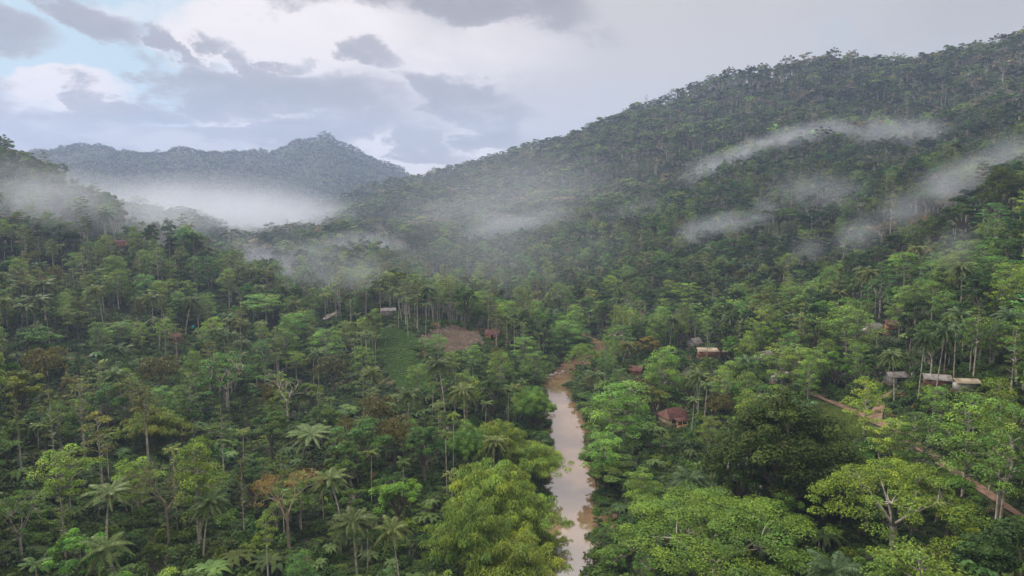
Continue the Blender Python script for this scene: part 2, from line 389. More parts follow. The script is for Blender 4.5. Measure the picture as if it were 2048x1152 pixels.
class Geo:
    """collects quads and triangles in one mesh"""
    def __init__(s): s.V = []; s.F = []; s.M = []; s.T = []; s.n = 0
    def add(s, V, F, mi=0, tint=None):
        V = np.asarray(V, float).reshape(-1, 3); F = np.asarray(F, np.int64)
        s.V.append(V); s.F.append(F + s.n); s.M.append(np.full(len(F), mi))
        s.T.append(np.full((len(V), 2), 0.5) if tint is None else np.asarray(tint, float).reshape(-1, 2)); s.n += len(V)
    def mesh(s, name, mats, smooth=False):
        return mesh_from(name, np.concatenate(s.V), s.F, mats, np.concatenate(s.M), np.concatenate(s.T), smooth)
def unit(v): return v / np.maximum(np.linalg.norm(v, axis=-1, keepdims=True), 1e-9)
def rdir(n, r): return unit(r.normal(size=(n, 3)))
def add_leaves(g, C, Nn, L_, W_, r, tint, mi=0, droop=None):
    """diamond leaf faces at C with normals Nn; L_ length, W_ width"""
    n = len(C)
    t = rdir(n, r)
    if droop is not None: t = unit(t * (1 - droop) + np.array([0, 0, -1.0]) * droop)
    t = unit(t - Nn * np.sum(t * Nn, 1, keepdims=True) * 0.9)
    b = unit(np.cross(Nn, t))
    L_ = np.broadcast_to(L_, n)[:, None]; W_ = np.broadcast_to(W_, n)[:, None]
    q = np.stack([C - t * L_ * 0.5, C + b * W_ * 0.5 + t * L_ * 0.08, C + t * L_ * 0.5, C - b * W_ * 0.5 + t * L_ * 0.08], 1)
    g.add(q, np.arange(4 * n).reshape(n, 4), mi, np.repeat(tint, 4, 0))
def add_tube(g, P, Rr, k=6, mi=0):
    P = np.asarray(P, float); n = len(P)
    Rr = np.broadcast_to(np.asarray(Rr, float), n)
    T = unit(np.gradient(P, axis=0)); ref = np.array([0.31, 0.95, 0.05])
    A = unit(np.cross(T, ref)); B = np.cross(T, A)
    ang = np.linspace(0, 2 * math.pi, k, endpoint=False)
    ring = P[:, None] + (A[:, None] * np.cos(ang)[None, :, None] + B[:, None] * np.sin(ang)[None, :, None]) * Rr[:, None, None]
    i = np.arange(n - 1)[:, None] * k; j = np.arange(k)[None]; j2 = (j + 1) % k
    F = np.stack([i + j, i + j2, i + k + j2, i + k + j], -1).reshape(-1, 4)
    g.add(ring.reshape(-1, 3), F, mi)
def curve_pts(a, b, n, bend, r, lift=0.0):
    t = np.linspace(0, 1, n)[:, None]
    m = (a + b) / 2 + r.normal(size=3) * bend + np.array([0, 0, lift])
    return (1 - t) ** 2 * a + 2 * t * (1 - t) * m + t ** 2 * b
def add_box(g, c, s, rz=0.0, mi=0):
    x, y, z = s[0] / 2, s[1] / 2, s[2] / 2
    v = np.array([[i * x, j * y, k * z] for k in (-1, 1) for i, j in ((-1, -1), (1, -1), (1, 1), (-1, 1))], float)
    ca, sa = math.cos(rz), math.sin(rz)
    v = v @ np.array([[ca, sa, 0], [-sa, ca, 0], [0, 0, 1]]) + np.asarray(c, float)
    g.add(v, [[3, 2, 1, 0], [4, 5, 6, 7], [0, 1, 5, 4], [1, 2, 6, 5], [2, 3, 7, 6], [3, 0, 4, 7]], mi)

# ------------------------------------------------------------------ tree builders: each returns (trunk Geo, crown Geo), height 1:1 in metres
def lobes(d, r, n=5, a=0.28):
    s = np.ones(len(d))
    for _ in range(n):
        k = rdir(1, r)[0]; f = r.uniform(1.5, 3.5)
        s += a / n * 2 * np.sin(f * 2 * (d @ k) + r.uniform(0, 6.28))
    return s
def clump_leaves(g, C, rad, n, r, size, flat=0.7, up=0.45, aspect=0.55, droop=None, hemi=-0.35, warm=None):
    """n leaves on each of the clumps with centres C and radii rad"""
    k = len(C)
    d = rdir(k * n, r); d[:, 2] = np.where(d[:, 2] < hemi, -d[:, 2], d[:, 2])
    cc = np.repeat(C, n, 0); rr = np.repeat(rad, n)
    rr = rr * (0.62 + 0.45 * r.random(k * n) ** 0.7)
    P = cc + d * rr[:, None] * np.array([1, 1, flat])
    nn = unit(d * (1 - up) + np.array([0, 0, 1.0]) * up + r.normal(size=(k * n, 3)) * 0.38)
    w = np.repeat(np.clip(r.normal(0.5 if warm is None else warm, 0.22, k), 0, 1), n)
    v = np.repeat(np.clip(r.normal(0.5, 0.2, k), 0, 1), n)
    tint = np.stack([np.clip(w + r.normal(0, 0.12, k * n), 0, 1), np.clip(v + r.normal(0, 0.22, k * n), 0, 1)], 1)
    add_leaves(g, P, nn, size * r.uniform(0.7, 1.35, k * n), size * aspect * r.uniform(0.7, 1.3, k * n), r, tint, 0, droop)

def broadleaf(seed, h=18, w=12, clumps=46, leaves=130, size=0.5, crown=0.62, top=0.9, gaps=0.0, lob=9):
    r = np.random.default_rng(seed); T, K = Geo(), Geo()
    ch = h * crown; cz = h - ch * 0.5
    m = lob; i = np.arange(m) + 0.5
    ph = np.arccos(1 - 1.5 * i / m); th = math.pi * (1 + 5 ** 0.5) * i + r.random() * 6
    d = np.stack([np.sin(ph) * np.cos(th), np.sin(ph) * np.sin(th), np.cos(ph)], 1)
    d = unit(d + r.normal(size=d.shape) * 0.2)
    LC = d * r.uniform(0.78, 1.08, m)[:, None] * np.array([w * 0.31, w * 0.31, ch * 0.30]) + np.array([0, 0, cz])
    LR = w * r.uniform(0.15, 0.23, m) * (8 / m) ** .25
    per = max(3, clumps // m); n = m * per
    e = rdir(n, r); e[:, 2] = np.where(e[:, 2] < -.15, -e[:, 2], e[:, 2])
    C = np.repeat(LC, per, 0) + e * np.repeat(LR, per)[:, None] * r.uniform(.55, 1.0, (n, 1)) * np.array([1, 1, .75])
    rad = np.repeat(LR, per) * r.uniform(0.34, 0.58, n)
    keep = r.random(n) > gaps
    clump_leaves(K, C[keep], rad[keep], leaves, r, size)
    lean = r.normal(size=2) * 0.4
    base = np.array([0, 0, -1.5]); fork = np.array([lean[0], lean[1], h * (1 - crown) + ch * 0.15])
    add_tube(T, curve_pts(base, fork, 6, 0.3, r), np.linspace(w * 0.038 + .1, w * 0.026 + .05, 6), 7)
    for q in r.choice(n, min(n, 12), replace=False):
        e = C[q]; add_tube(T, curve_pts(fork, e, 5, w * 0.05, r, 0.4), np.linspace(w * 0.018 + .04, 0.05, 5), 5)
    return T, K
def feathery(seed, h=18, w=9, stems=1, pads=26, leaves=125, size=0.36, start=0.35, flat=0.5, padr=0.15, open_=0.0):
    r = np.random.default_rng(seed); T, K = Geo(), Geo()
    tips, rads = [], []
    for s in range(stems):
        a = s / stems * 6.28 + r.random(); off = 0.0 if stems == 1 else w * 0.16
        p0 = np.array([math.cos(a), math.sin(a), 0]) * off * 0.25 + np.array([0, 0, -1.5])
        p1 = np.array([math.cos(a) * off, math.sin(a) * off, h * 0.93])
        P = curve_pts(p0, p1, 10, w * 0.04, r)
        R0 = 0.013 * h + 0.03
        add_tube(T, P, np.linspace(R0, 0.05, 10), 6)
        m = pads // stems
        for k in range(m):
            f = start + (0.97 - start) * (k + r.random()) / m
            q = P[0] * 0 + np.array([np.interp(f, np.linspace(0, 1, 10), P[:, c]) for c in range(3)])
            prof_ = math.sin(math.pi * min(1, (f - start) / (1.02 - start)) ** 0.75 * 0.86 + 0.35)
            ln = w * 0.5 * max(0.25, prof_) * r.uniform(0.55, 1.05)
            b = k * 2.4 + r.normal() * 0.3 + s
            e = q + np.array([math.cos(b) * ln, math.sin(b) * ln, ln * r.uniform(0.15, 0.6)])
            add_tube(T, curve_pts(q, e, 5, ln * 0.08, r, ln * 0.1), np.linspace(0.012 * h * (1 - f) + 0.045, 0.025, 5), 4)
            tips.append(e); rads.append(w * padr * r.uniform(0.7, 1.25))
            if ln > w * 0.28: tips.append(q * 0.4 + e * 0.6 + np.array([0, 0, 0.2])); rads.append(w * padr * r.uniform(0.5, 0.85))
    C = np.array(tips); rad = np.array(rads)
    keep = r.random(len(C)) >= open_
    clump_leaves(K, C[keep], rad[keep], leaves, r, size, flat=flat, up=0.62, aspect=0.5, hemi=-0.2)
    return T, K
def umbrella(seed, h=16, w=26, pads=95, leaves=150, size=0.42, thick=0.26, gaps=0.0, warm=None):
    """broad flat-topped crown in layered pads on spreading limbs"""
    r = np.random.default_rng(seed); T, K = Geo(), Geo()
    i = np.arange(pads) + 0.5
    rr = np.sqrt(i / pads) * w * 0.47; th = i * 2.39996 + r.normal(0, 0.2, pads)
    z = h * (1 - thick * (rr / (w * 0.5)) ** 2.2) - r.random(pads) ** 1.5 * h * 0.16
    C = np.stack([rr * np.cos(th), rr * np.sin(th), z], 1) + r.normal(size=(pads, 3)) * np.array([w * .02, w * .02, 0.3])
    rad = w * r.uniform(0.045, 0.085, pads)
    keep = r.random(pads) >= gaps
    clump_leaves(K, C[keep], rad[keep], leaves, r, size, flat=0.42, up=0.6, hemi=-0.2, warm=warm)
    fork = np.array([0, 0, h * 0.42])
    add_tube(T, curve_pts(np.array([0, 0, -1.5]), fork, 6, 0.4, r), np.linspace(w * 0.024 + .1, w * 0.018 + .08, 6), 8)
    for s in range(7):
        a = s * 0.9 + r.random() * 0.5; e = np.array([math.cos(a) * w * 0.24, math.sin(a) * w * 0.24, h * 0.78])
        P = curve_pts(fork, e, 6, w * 0.03, r, -0.3); add_tube(T, P, np.linspace(w * 0.008 + .04, 0.09, 6), 6)
        near = np.argsort(np.linalg.norm(C[:, :2] - e[:2], axis=1))[:9]
        for q in near: add_tube(T, curve_pts(e, C[q], 5, w * 0.02, r, -0.2), np.linspace(0.12, 0.03, 5), 4)
    return T, K
def frond(K, base, az, L_, rise, sag, nleaf, leaflen, leafw, r, hang=0.6, tint=(0.5, 0.5), rad=0.05):
    n = 10; t = np.linspace(0, 1, n)
    hx = L_ * (t * 0.96); hz = rise * L_ * t - sag * L_ * t ** 2.2
    P = base + np.stack([np.cos(az) * hx, np.sin(az) * hx, hz], 1)
    add_tube(K, P, np.linspace(rad, 0.015, n), 3)
    m = nleaf; s = np.linspace(0.10, 0.99, m)
    Q = np.stack([np.interp(s, t, P[:, c]) for c in range(3)], 1)
    Td = unit(np.gradient(Q, axis=0))
    side = np.array([-math.sin(az), math.cos(az), 0.0])
    for sg in (-1, 1):
        ll = leaflen * np.sin(math.pi * (0.12 + 0.80 * s)) * r.uniform(0.8, 1.15, m)
        dv = unit(side * sg * (1 - hang) + Td * 0.45 + np.array([0, 0, -1.0]) * hang + r.normal(size=(m, 3)) * 0.08)
        wv = unit(Td - dv * np.sum(Td * dv, 1, keepdims=True)) * leafw
        E = Q + dv * ll[:, None]; M = Q + dv * ll[:, None] * 0.45
        q = np.stack([Q, M + wv * 0.5, E, M - wv * 0.5], 1)
        tn = np.clip(np.array(tint) + r.normal(0, 0.14, (m, 2)), 0, 1)
        K.add(q, np.arange(4 * m).reshape(m, 4), 0, np.repeat(tn, 4, 0))
def palm(seed, h=16, fr=28, L_=4.9, lean=2.2, leaf=1.1, dead=2):
    r = np.random.default_rng(seed); T, K = Geo(), Geo()
    a = r.random() * 6.28; top = np.array([math.cos(a) * lean, math.sin(a) * lean, h])
    t = np.linspace(0, 1, 9)[:, None]
    P = np.array([0, 0, -1.5]) * (1 - t) + top * t; P[:, :2] *= t ** 0.6
    add_tube(T, P, np.linspace(0.24, 0.13, 9), 7)
    for k in range(fr):
        el = (k + 0.5) / fr
        frond(K, top + np.array([0, 0, 0.1]), k * 2.39996 + r.normal() * 0.12, L_ * r.uniform(0.85, 1.08) * (0.7 + 0.3 * min(1, el * 2.2)), 1.45 - 1.55 * el + r.normal() * 0.08, 0.80 + 0.15 * el, 38, leaf, 0.19, r, 0.42 + 0.3 * el, (0.35 + 0.3 * el, 0.62 - 0.2 * el))
    for k in range(dead): frond(K, top, r.random() * 6.28, L_ * 0.8, -0.55, 0.5, 20, leaf * 0.9, 0.13, r, 0.8, (1.0, 0.75))
    for k in range(8):
        d = rdir(1, r)[0] * 0.42; c = top + np.array([d[0], d[1], -0.35 - 0.25 * abs(d[2])])
        add_tube(K, np.array([c + [0, 0, .17], c + [0, 0, .08], c - [0, 0, .08], c - [0, 0, .17]]), [0.03, 0.16, 0.16, 0.03], 6)
    return T, K
def areca(seed, h=15, fr=9, L_=2.0):
    r = np.random.default_rng(seed); T, K = Geo(), Geo()
    a = r.random() * 6.28; top = np.array([math.cos(a) * .5, math.sin(a) * .5, h])
    t = np.linspace(0, 1, 6)[:, None]; P = np.array([0, 0, -1.5]) * (1 - t) + top * t
    add_tube(T, P, np.linspace(0.12, 0.085, 6), 6)
    add_tube(K, np.array([top - [0, 0, .9], top - [0, 0, .4], top]), [0.10, 0.14, 0.06], 6)
    for k in range(fr):
        el = (k + 0.5) / fr
        frond(K, top, k * 2.39996, L_ * r.uniform(0.85, 1.1), 1.2 - 0.95 * el, 0.65 + 0.35 * el, 15, 0.75, 0.16, r, 0.35 + 0.3 * el, (0.5 + .3 * el, 0.6))
    return T, K
def fishtail(seed, h=17, w=7):
    """tall palm with drooping ragged leaves, turning brown"""
    r = np.random.default_rng(seed); T, K = Geo(), Geo()
    top = np.array([r.normal() * .4, r.normal() * .4, h * 0.9])
    t = np.linspace(0, 1, 6)[:, None]; add_tube(T, np.array([0, 0, -1.5]) * (1 - t) + top * t, np.linspace(0.24, 0.16, 6), 7)
    for k in range(17):
        lv = k / 17; az = k * 2.39996; b = top - np.array([0, 0, lv * h * 0.34])
        ln = w * 0.52 * r.uniform(0.7, 1.05)
        P = b + np.stack([np.cos(az) * ln * np.linspace(0, 1, 7), np.sin(az) * ln * np.linspace(0, 1, 7), ln * (0.75 * np.linspace(0, 1, 7) - 0.95 * np.linspace(0, 1, 7) ** 2.0)], 1)
        add_tube(K, P, np.linspace(0.06, 0.02, 7), 3)
        m = 130; s = r.uniform(0.3, 1.0, m)
        Q = np.stack([np.interp(s, np.linspace(0, 1, 7), P[:, c]) for c in range(3)], 1) + r.normal(size=(m, 3)) * np.array([.35, .35, .2])
        Q[:, 2] -= r.random(m) ** 1.3 * 1.5 * (0.5 + lv)
        w_ = np.clip(r.normal(0.5 + .35 * lv, .12, m), 0, 1)
        add_leaves(K, Q, unit(rdir(m, r) * np.array([1, 1, .5]) + [0, 0, .3]), r.uniform(.45, .9, m), r.uniform(.16, .3, m), r, np.stack([w_, np.clip(r.normal(.55, .2, m), 0, 1)], 1), 0, 0.7)
    return T, K
def bamboo(seed, h=15, w=14, culms=38, leaves=760, size=0.45):
    r = np.random.default_rng(seed); T, K = Geo(), Geo()
    for k in range(culms):
        az = k * 2.39996 + r.normal() * .15; f = math.sqrt((k + .5) / culms)
        hh = h * (1.0 - 0.34 * f ** 2) * r.uniform(0.86, 1.04); out_ = w * 0.5 * f * r.uniform(.85, 1.08)
        b = np.array([math.cos(az), math.sin(az), 0]) * f * 1.4 + [0, 0, -1]
        t = np.linspace(0, 1, 12)
        P = np.stack([b[0] + math.cos(az) * out_ * t ** 1.9, b[1] + math.sin(az) * out_ * t ** 1.9, b[2] + hh * np.sin(t * math.pi * (0.5 + 0.1 * f)) ** 0.9], 1)
        add_tube(T, P, np.linspace(0.09, 0.02, 12), 4)
        np_ = 6; ss = np.linspace(.42, .97, np_) + r.normal(0, .02, np_)
        Q = np.stack([np.interp(ss, t, P[:, c]) for c in range(3)], 1) + r.normal(size=(np_, 3)) * .35
        rad = np.interp(ss, [.4, .7, 1], [.8, 1.25, .7]) * r.uniform(.85, 1.2, np_)
        cw = float(np.clip(r.normal(.5, .16), 0, 1))
        clump_leaves(K, Q, rad, leaves // np_, r, size * 1.25, 1.1, .35, .17, .8, -.3, cw)
    return T, K
def bare(seed, h=18, w=10, twigs=0, leafy=0):
    """leafless or nearly leafless tree of forking limbs"""
    r = np.random.default_rng(seed); T, K = Geo(), Geo()
    tips = []
    def grow(p, d, ln, rad, lv):
        q = p + d * ln; add_tube(T, curve_pts(p, q, 4, ln * 0.07, r), np.linspace(rad, rad * .62, 4), 5 if lv < 2 else 3)
        if lv >= 4: tips.append(q); return
        for _ in range(3 if lv else 4):
            nd = unit(d * 0.75 + rdir(1, r)[0] * 0.75 * np.array([w / 10, w / 10, 0.6]) + np.array([0, 0, .12]))
            grow(q, nd, ln * r.uniform(.55, .8), rad * .55, lv + 1)
    fh = h * 0.5
    add_tube(T, curve_pts(np.array([0, 0, -1.5]), np.array([0.3, 0, fh]), 6, .3, r), np.linspace(.013 * h + .05, .010 * h + .03, 6), 7)
    for k in range(3):
        a = k * 2.1 + r.random(); grow(np.array([0.3, 0, fh * (1 - .12 * k)]), unit(np.array([math.cos(a) * .6, math.sin(a) * .6, .9])), h * 0.2, .009 * h, 1)
    C = np.array(tips)
    if twigs:
        m = len(C) * twigs; Q = np.repeat(C, twigs, 0) + r.normal(size=(m, 3)) * w * 0.045
        add_leaves(K, Q, rdir(m, r), r.uniform(.5, 1.2, m), 0.07, r, np.clip(r.normal(.5, .25, (m, 2)), 0, 1))
    if leafy: clump_leaves(K, C, np.full(len(C), w * .06), leafy, r, .38, flat=.6)
    return T, K
def slender(seed, h=20, w=6, tufts=15, leaves=80, start=0.5):
    return feathery(seed, h, w, 1, tufts, leaves, 0.40, start, 0.45, 0.17, 0.1)
def banana(seed, h=4.2):
    r = np.random.default_rng(seed); T, K = Geo(), Geo()
    for s in range(3):
        b = np.array([r.normal() * .7, r.normal() * .7, -0.5]) if s else np.array([0, 0, -.5]); hh = h * r.uniform(.5, .65)
        add_tube(T, np.array([b, b + [0, 0, hh * .5], b + [0, 0, hh]]), [.16, .13, .08], 6)
        for k in range(8):
            az = k * 2.39996 + s; ln = h * .55 * r.uniform(.8, 1.1); n = 6; t = np.linspace(0, 1, n)
            P = b + [0, 0, hh] + np.stack([np.cos(az) * ln * t * .85, np.sin(az) * ln * t * .85, ln * (0.9 * t - .95 * t ** 2)], 1)
            sd_ = np.array([-math.sin(az), math.cos(az), 0]); wd = 0.30 * np.sin(math.pi * (0.08 + 0.88 * t)) + .02
            A = P + sd_ * wd[:, None] - [0, 0, .1]; B = P - sd_ * wd[:, None] - [0, 0, .1]
            V = np.concatenate([A, P, B]); i = np.arange(n - 1)
            F = np.concatenate([np.stack([i, i + 1, n + i + 1, n + i], 1), np.stack([n + i, n + i + 1, 2 * n + i + 1, 2 * n + i], 1)])
            K.add(V, F, 0, np.tile(np.clip(r.normal([.45, .6], .15), 0, 1), (3 * n, 1)))
    return T, K
def shrub(seed, h=2.6, w=4, clumps=14, leaves=60, size=.34):
    r = np.random.default_rng(seed); T, K = Geo(), Geo()
    d = rdir(clumps, r); d[:, 2] = np.abs(d[:, 2])
    C = d * np.array([w * .36, w * .36, h * .6]) * r.uniform(.4, 1, (clumps, 1))
    clump_leaves(K, C, w * r.uniform(.12, .24, clumps), leaves, r, size)
    for q in range(4): add_tube(T, curve_pts(np.array([0, 0, -.5]), C[q], 4, .2, r), [.06, .05, .04, .02], 4)
    return T, K

# name: (builder variants near, bark, reference height, reference width)
def lib(name, bark, hw, variants):
    out_ = []
    for f in variants:
        T, K = f
        out_.append((T.mesh(name + ' trunk', [bark], True), K.mesh(name + ' crown', [LEAF]) if K.n else None))
    return dict(v=out_, h=hw[0], w=hw[1], name=name)
LIB = {
 'broadleaf_tree': lib('broadleaf tree', BARK_DARK, (18, 12), [broadleaf(100 + s, gaps=.04, crown=c, leaves=200, size=.42) for s, c in enumerate((.78, .85, .72, .9, .8))]),
 'giant_tree': lib('giant tree', BARK_DARK, (26, 26), [broadleaf(130 + s, 26, 26, 190, 150, .56, .92, lob=28) for s in range(2)]),
 'feathery_tree': lib('feathery tree', BARK_PALE, (18, 9), [feathery(200, stems=1, start=.28, pads=30, flat=.75), feathery(201, stems=2, start=.35, pads=40, flat=.7), feathery(202, stems=1, start=.5, pads=24, flat=.7), feathery(203, stems=2, start=.2, pads=48, flat=.8), feathery(204, stems=3, start=.3, pads=46, flat=.6)]),
 'umbrella_tree': lib('umbrella tree', BARK_PALE, (16, 26), [umbrella(300, pads=140, leaves=230, size=.33), umbrella(301, 16, 26, 125, 190, .33, gaps=.05, thick=.5, warm=.55)]),
 'layered_tree': lib('layered tree', BARK_PALE, (20, 17), [umbrella(310, 20, 17, 60, 130, .46, thick=.5), feathery(311, 20, 17, 2, 54, 130, .46, .22, .3, .10)]),
 'coconut_palm': lib('coconut palm', BARK_PALE, (16, 9), [palm(400), palm(401, lean=3.5), palm(402, lean=.8, dead=3), palm(403, lean=2.6, fr=20)]),
 'areca_palm': lib('areca palm', BARK_PALE, (15, 4), [areca(500), areca(501, fr=10), areca(502, fr=8)]),
 'fishtail_palm': lib('fishtail palm', BARK_DARK, (17, 7), [fishtail(600), fishtail(601)]),
 'bamboo_clump': lib('bamboo clump', plain('bamboo culms', (0.20, 0.22, 0.07), (0.12, 0.14, 0.05), 1.0), (15, 14), [bamboo(700), bamboo(701), bamboo(702)]),
 'bare_tree': lib('bare tree', BARK_PALE, (18, 10), [bare(800), bare(801, leafy=10)]),
 'dry_tree': lib('dry tree', BARK_DRY, (18, 11), [bare(810, twigs=16), bare(811, twigs=12, leafy=4)]),
 'slender_tree': lib('slender tree', BARK_PALE, (20, 6), [slender(900), slender(901, start=.62), slender(902, start=.4, tufts=20)]),
 'banana_plant': lib('banana plant', BARK_PALE, (4.2, 4.6), [banana(1000), banana(1001)]),
 'bush': lib('bush', BARK_DARK, (3.2, 4), [shrub(1100), shrub(1101)]),
}
COLR = {  # leaf albedo
 'broadleaf_tree': (0.070, 0.112, 0.029), 'giant_tree': (0.056, 0.090, 0.022), 'feathery_tree': (0.155, 0.240, 0.055),
 'umbrella_tree': (0.125, 0.205, 0.040), 'layered_tree': (0.085, 0.175, 0.045), 'coconut_palm': (0.105, 0.135, 0.058),
 'areca_palm': (0.090, 0.125, 0.045), 'fishtail_palm': (0.108, 0.108, 0.055), 'bamboo_clump': (0.165, 0.215, 0.036),
 'bare_tree': (0.16, 0.13, 0.07), 'dry_tree': (0.20, 0.155, 0.085), 'slender_tree': (0.120, 0.150, 0.045),
 'banana_plant': (0.085, 0.125, 0.045), 'bush': (0.075, 0.125, 0.030)}
for _k in COLR: COLR[_k] = (COLR[_k][0] * 0.90, COLR[_k][1] * 0.96, COLR[_k][2] * 0.78)
CAT = {'broadleaf_tree': 'tree', 'giant_tree': 'tree', 'feathery_tree': 'tree', 'umbrella_tree': 'tree', 'layered_tree': 'tree', 'coconut_palm': 'palm',
 'areca_palm': 'palm', 'fishtail_palm': 'palm', 'bamboo_clump': 'bamboo', 'bare_tree': 'bare tree', 'dry_tree': 'dry tree', 'slender_tree': 'tree', 'banana_plant': 'banana plant', 'bush': 'bush'}
GRP = {'broadleaf_tree': 'broadleaf trees of the valley and slopes', 'giant_tree': 'huge spreading trees', 'feathery_tree': 'light green airy trees', 'umbrella_tree': 'flat-topped trees',
 'layered_tree': 'layered trees', 'coconut_palm': 'coconut palms', 'areca_palm': 'slim areca palms', 'fishtail_palm': 'brown fishtail palms', 'bamboo_clump': 'bamboo clumps by the river',
 'bare_tree': 'leafless trees', 'dry_tree': 'dry brown trees', 'slender_tree': 'tall slender trees', 'banana_plant': 'banana plants', 'bush': 'bushes on the banks and clearings'}

# ------------------------------------------------------------------ ground, river
def structure(name, me):
    o = bpy.data.objects.new(name, me); COL.objects.link(o); o['kind'] = 'structure'; return o
az = np.unique(np.concatenate([np.linspace(-math.pi, math.pi, 91), np.linspace(R(-44), R(44), 520)]))[:-1]
rd_ = np.concatenate([[3.0], np.arange(12, 400, 1.7), np.exp(np.linspace(math.log(402), math.log(RMAX - 5), 150))])
A_, D_ = np.meshgrid(az, rd_)
X_, Y_ = D_ * np.sin(A_), D_ * np.cos(A_)
Zg = H(X_.ravel(), Y_.ravel())
na = len(az); i = np.arange(len(rd_) - 1)[:, None] * na; j = np.arange(na)[None]; j2 = (j + 1) % na
Fg = np.stack([i + j, i + j2, i + na + j2, i + na + j], -1).reshape(-1, 4)
V = np.stack([X_.ravel(), Y_.ravel(), Zg], 1)
V = np.concatenate([V, [[0, 0, H1(0.1, 0.1)]]])
cap = np.stack([np.full(na, len(V) - 1), j2[0], j[0]], 1)
structure('ground', mesh_from('ground', V, [Fg[:, ::-1], cap[:, ::1]], [GROUND], None, None, True))
RP = []
for k in range(len(RIV) - 1):
    for t in np.linspace(0, 1, 8, endpoint=False): RP.append(RIV[k] * (1 - t) + RIV[k + 1] * t)
RP = np.array(RP); tg = unit(np.gradient(RP[:, :2], axis=0)); nrm = np.stack([-tg[:, 1], tg[:, 0]], 1)
for _ in range(3): nrm[1:-1] = unit(nrm[:-2] + nrm[1:-1] + nrm[2:])
hw = (RP[:, 2] / 2 + 4.0)[:, None]
LFT, RGT = RP[:, :2] + nrm * hw, RP[:, :2] - nrm * hw
n = len(RP); V = np.concatenate([np.c_[LFT, np.zeros(n)], np.c_[RP[:, :2], np.zeros(n)], np.c_[RGT, np.zeros(n)]])
i = np.arange(n - 1)
F = np.concatenate([np.stack([i, n + i, n + i + 1, i + 1], 1), np.stack([n + i, 2 * n + i, 2 * n + i + 1, n + i + 1], 1)])
structure('river', mesh_from('river', V, [F], [WATER], None, None, True))

def ribbon(name, pts, width, mat, lift=0.12, ncross=5, step=1.5, rough=0.6, kind='structure'):
    P = [np.array(p, float) for p in pts]; Q = []
    for a, b in zip(P[:-1], P[1:]):
        m = max(2, int(np.linalg.norm(b - a) / step))
        for t in np.linspace(0, 1, m, endpoint=False): Q.append(a * (1 - t) + b * t)
    Q = np.array(Q + [P[-1]])
    for _ in range(6): Q[1:-1] = (Q[:-2] + 2 * Q[1:-1] + Q[2:]) / 4
    tg = unit(np.gradient(Q, axis=0)); nr = np.stack([-tg[:, 1], tg[:, 0]], 1)
    w = width / 2 * (1 + rough * (fbm(np.arange(len(Q)) * .23, np.zeros(len(Q)), 5) - .5) * 2)
    s = np.linspace(-1, 1, ncross)
    XY = Q[:, None] + nr[:, None] * (w[:, None] * s[None])[..., None]
    z = H(XY[..., 0].ravel(), XY[..., 1].ravel()) + lift
    V = np.c_[XY.reshape(-1, 2), z]
    i = np.arange(len(Q) - 1)[:, None] * ncross; j = np.arange(ncross - 1)[None]
    F = np.stack([i + j, i + ncross + j, i + ncross + j + 1, i + j + 1], -1).reshape(-1, 4)
    return structure(name, mesh_from(name, V, [F[:, ::-1]], [mat], None, None, True)), Q
PATHPX = [(1600, 780), (1650, 802), (1700, 822), (1765, 855), (1830, 893), (1890, 935), (1950, 975), (2010, 1018), (2080, 1060), (2200, 1130)]
PATHS = []
_, q = ribbon('path', [hit(*p)[:2] for p in PATHPX], 1.45, SOIL, 0.35); PATHS.append(q)
_, q = ribbon('path', [hit(*p)[:2] for p in [(1758, 845), (1752, 825), (1762, 805), (1775, 790)]], 2.0, SOIL, 0.38); PATHS.append(q)
_, q = ribbon('path', [hit(*p)[:2] for p in [(648, 641), (665, 631), (692, 618)]], 3.0, CONC, 0.5); PATHS.append(q)

def poly_world(pp): return np.array([hit(*p)[:2] for p in pp])
def inside(x, y, P):
    c = np.zeros(np.shape(x), bool)
    for (x0, y0), (x1, y1) in zip(P, np.roll(P, -1, 0)):
        m = ((y0 > y) != (y1 > y)) & (x < (x1 - x0) * (y - y0) / (y1 - y0 + 1e-12) + x0); c ^= m
    return c
FIELD1 = poly_world([(838, 676), (852, 668), (866, 657), (884, 661), (900, 651), (925, 655), (938, 663), (958, 666), (964, 678), (972, 690), (948, 697), (938, 711), (914, 707), (905, 716), (880, 712), (868, 704), (850, 706), (846, 692)])
FIELD2 = poly_world([(748, 658), (800, 656), (832, 672), (834, 712), (858, 745), (880, 792), (812, 794), (782, 760), (752, 705)])
CLEAR3 = poly_world([(1630, 806), (1680, 806), (1740, 845), (1770, 870), (1752, 890), (1690, 870), (1640, 840)])
CLEAR4 = poly_world([(180, 665), (260, 650), (270, 690), (200, 700)])
def ridge_field(name, P, mat, row, dirv, amp, lift=0.25, kind='structure'):
    x0, y0 = P.min(0); x1, y1 = P.max(0); s = 0.30
    gx, gy = np.meshgrid(np.arange(x0, x1, s), np.arange(y0, y1, s)); sh = gx.shape
    x, y = gx.ravel(), gy.ravel(); m = inside(x, y, P)
    u = x * dirv[0] + y * dirv[1] + (fbm(x / 9, y / 9, 31) - .5) * 3
    z = H(x, y) + lift + amp * np.sin(u * 2 * math.pi / row) + (fbm(x / .8, y / .8, 33, 2) - .5) * .35
    idx = np.arange(len(x)).reshape(sh)
    F = np.stack([idx[:-1, :-1], idx[:-1, 1:], idx[1:, 1:], idx[1:, :-1]], -1).reshape(-1, 4)
    F = F[m[F].all(1)]
    return structure(name, mesh_from(name, np.stack([x, y, z], 1), [F], [mat], None, None, False))
ridge_field('ploughed_field', FIELD1, PLOUGH, 2.8, (0.75, 0.66), 0.5)

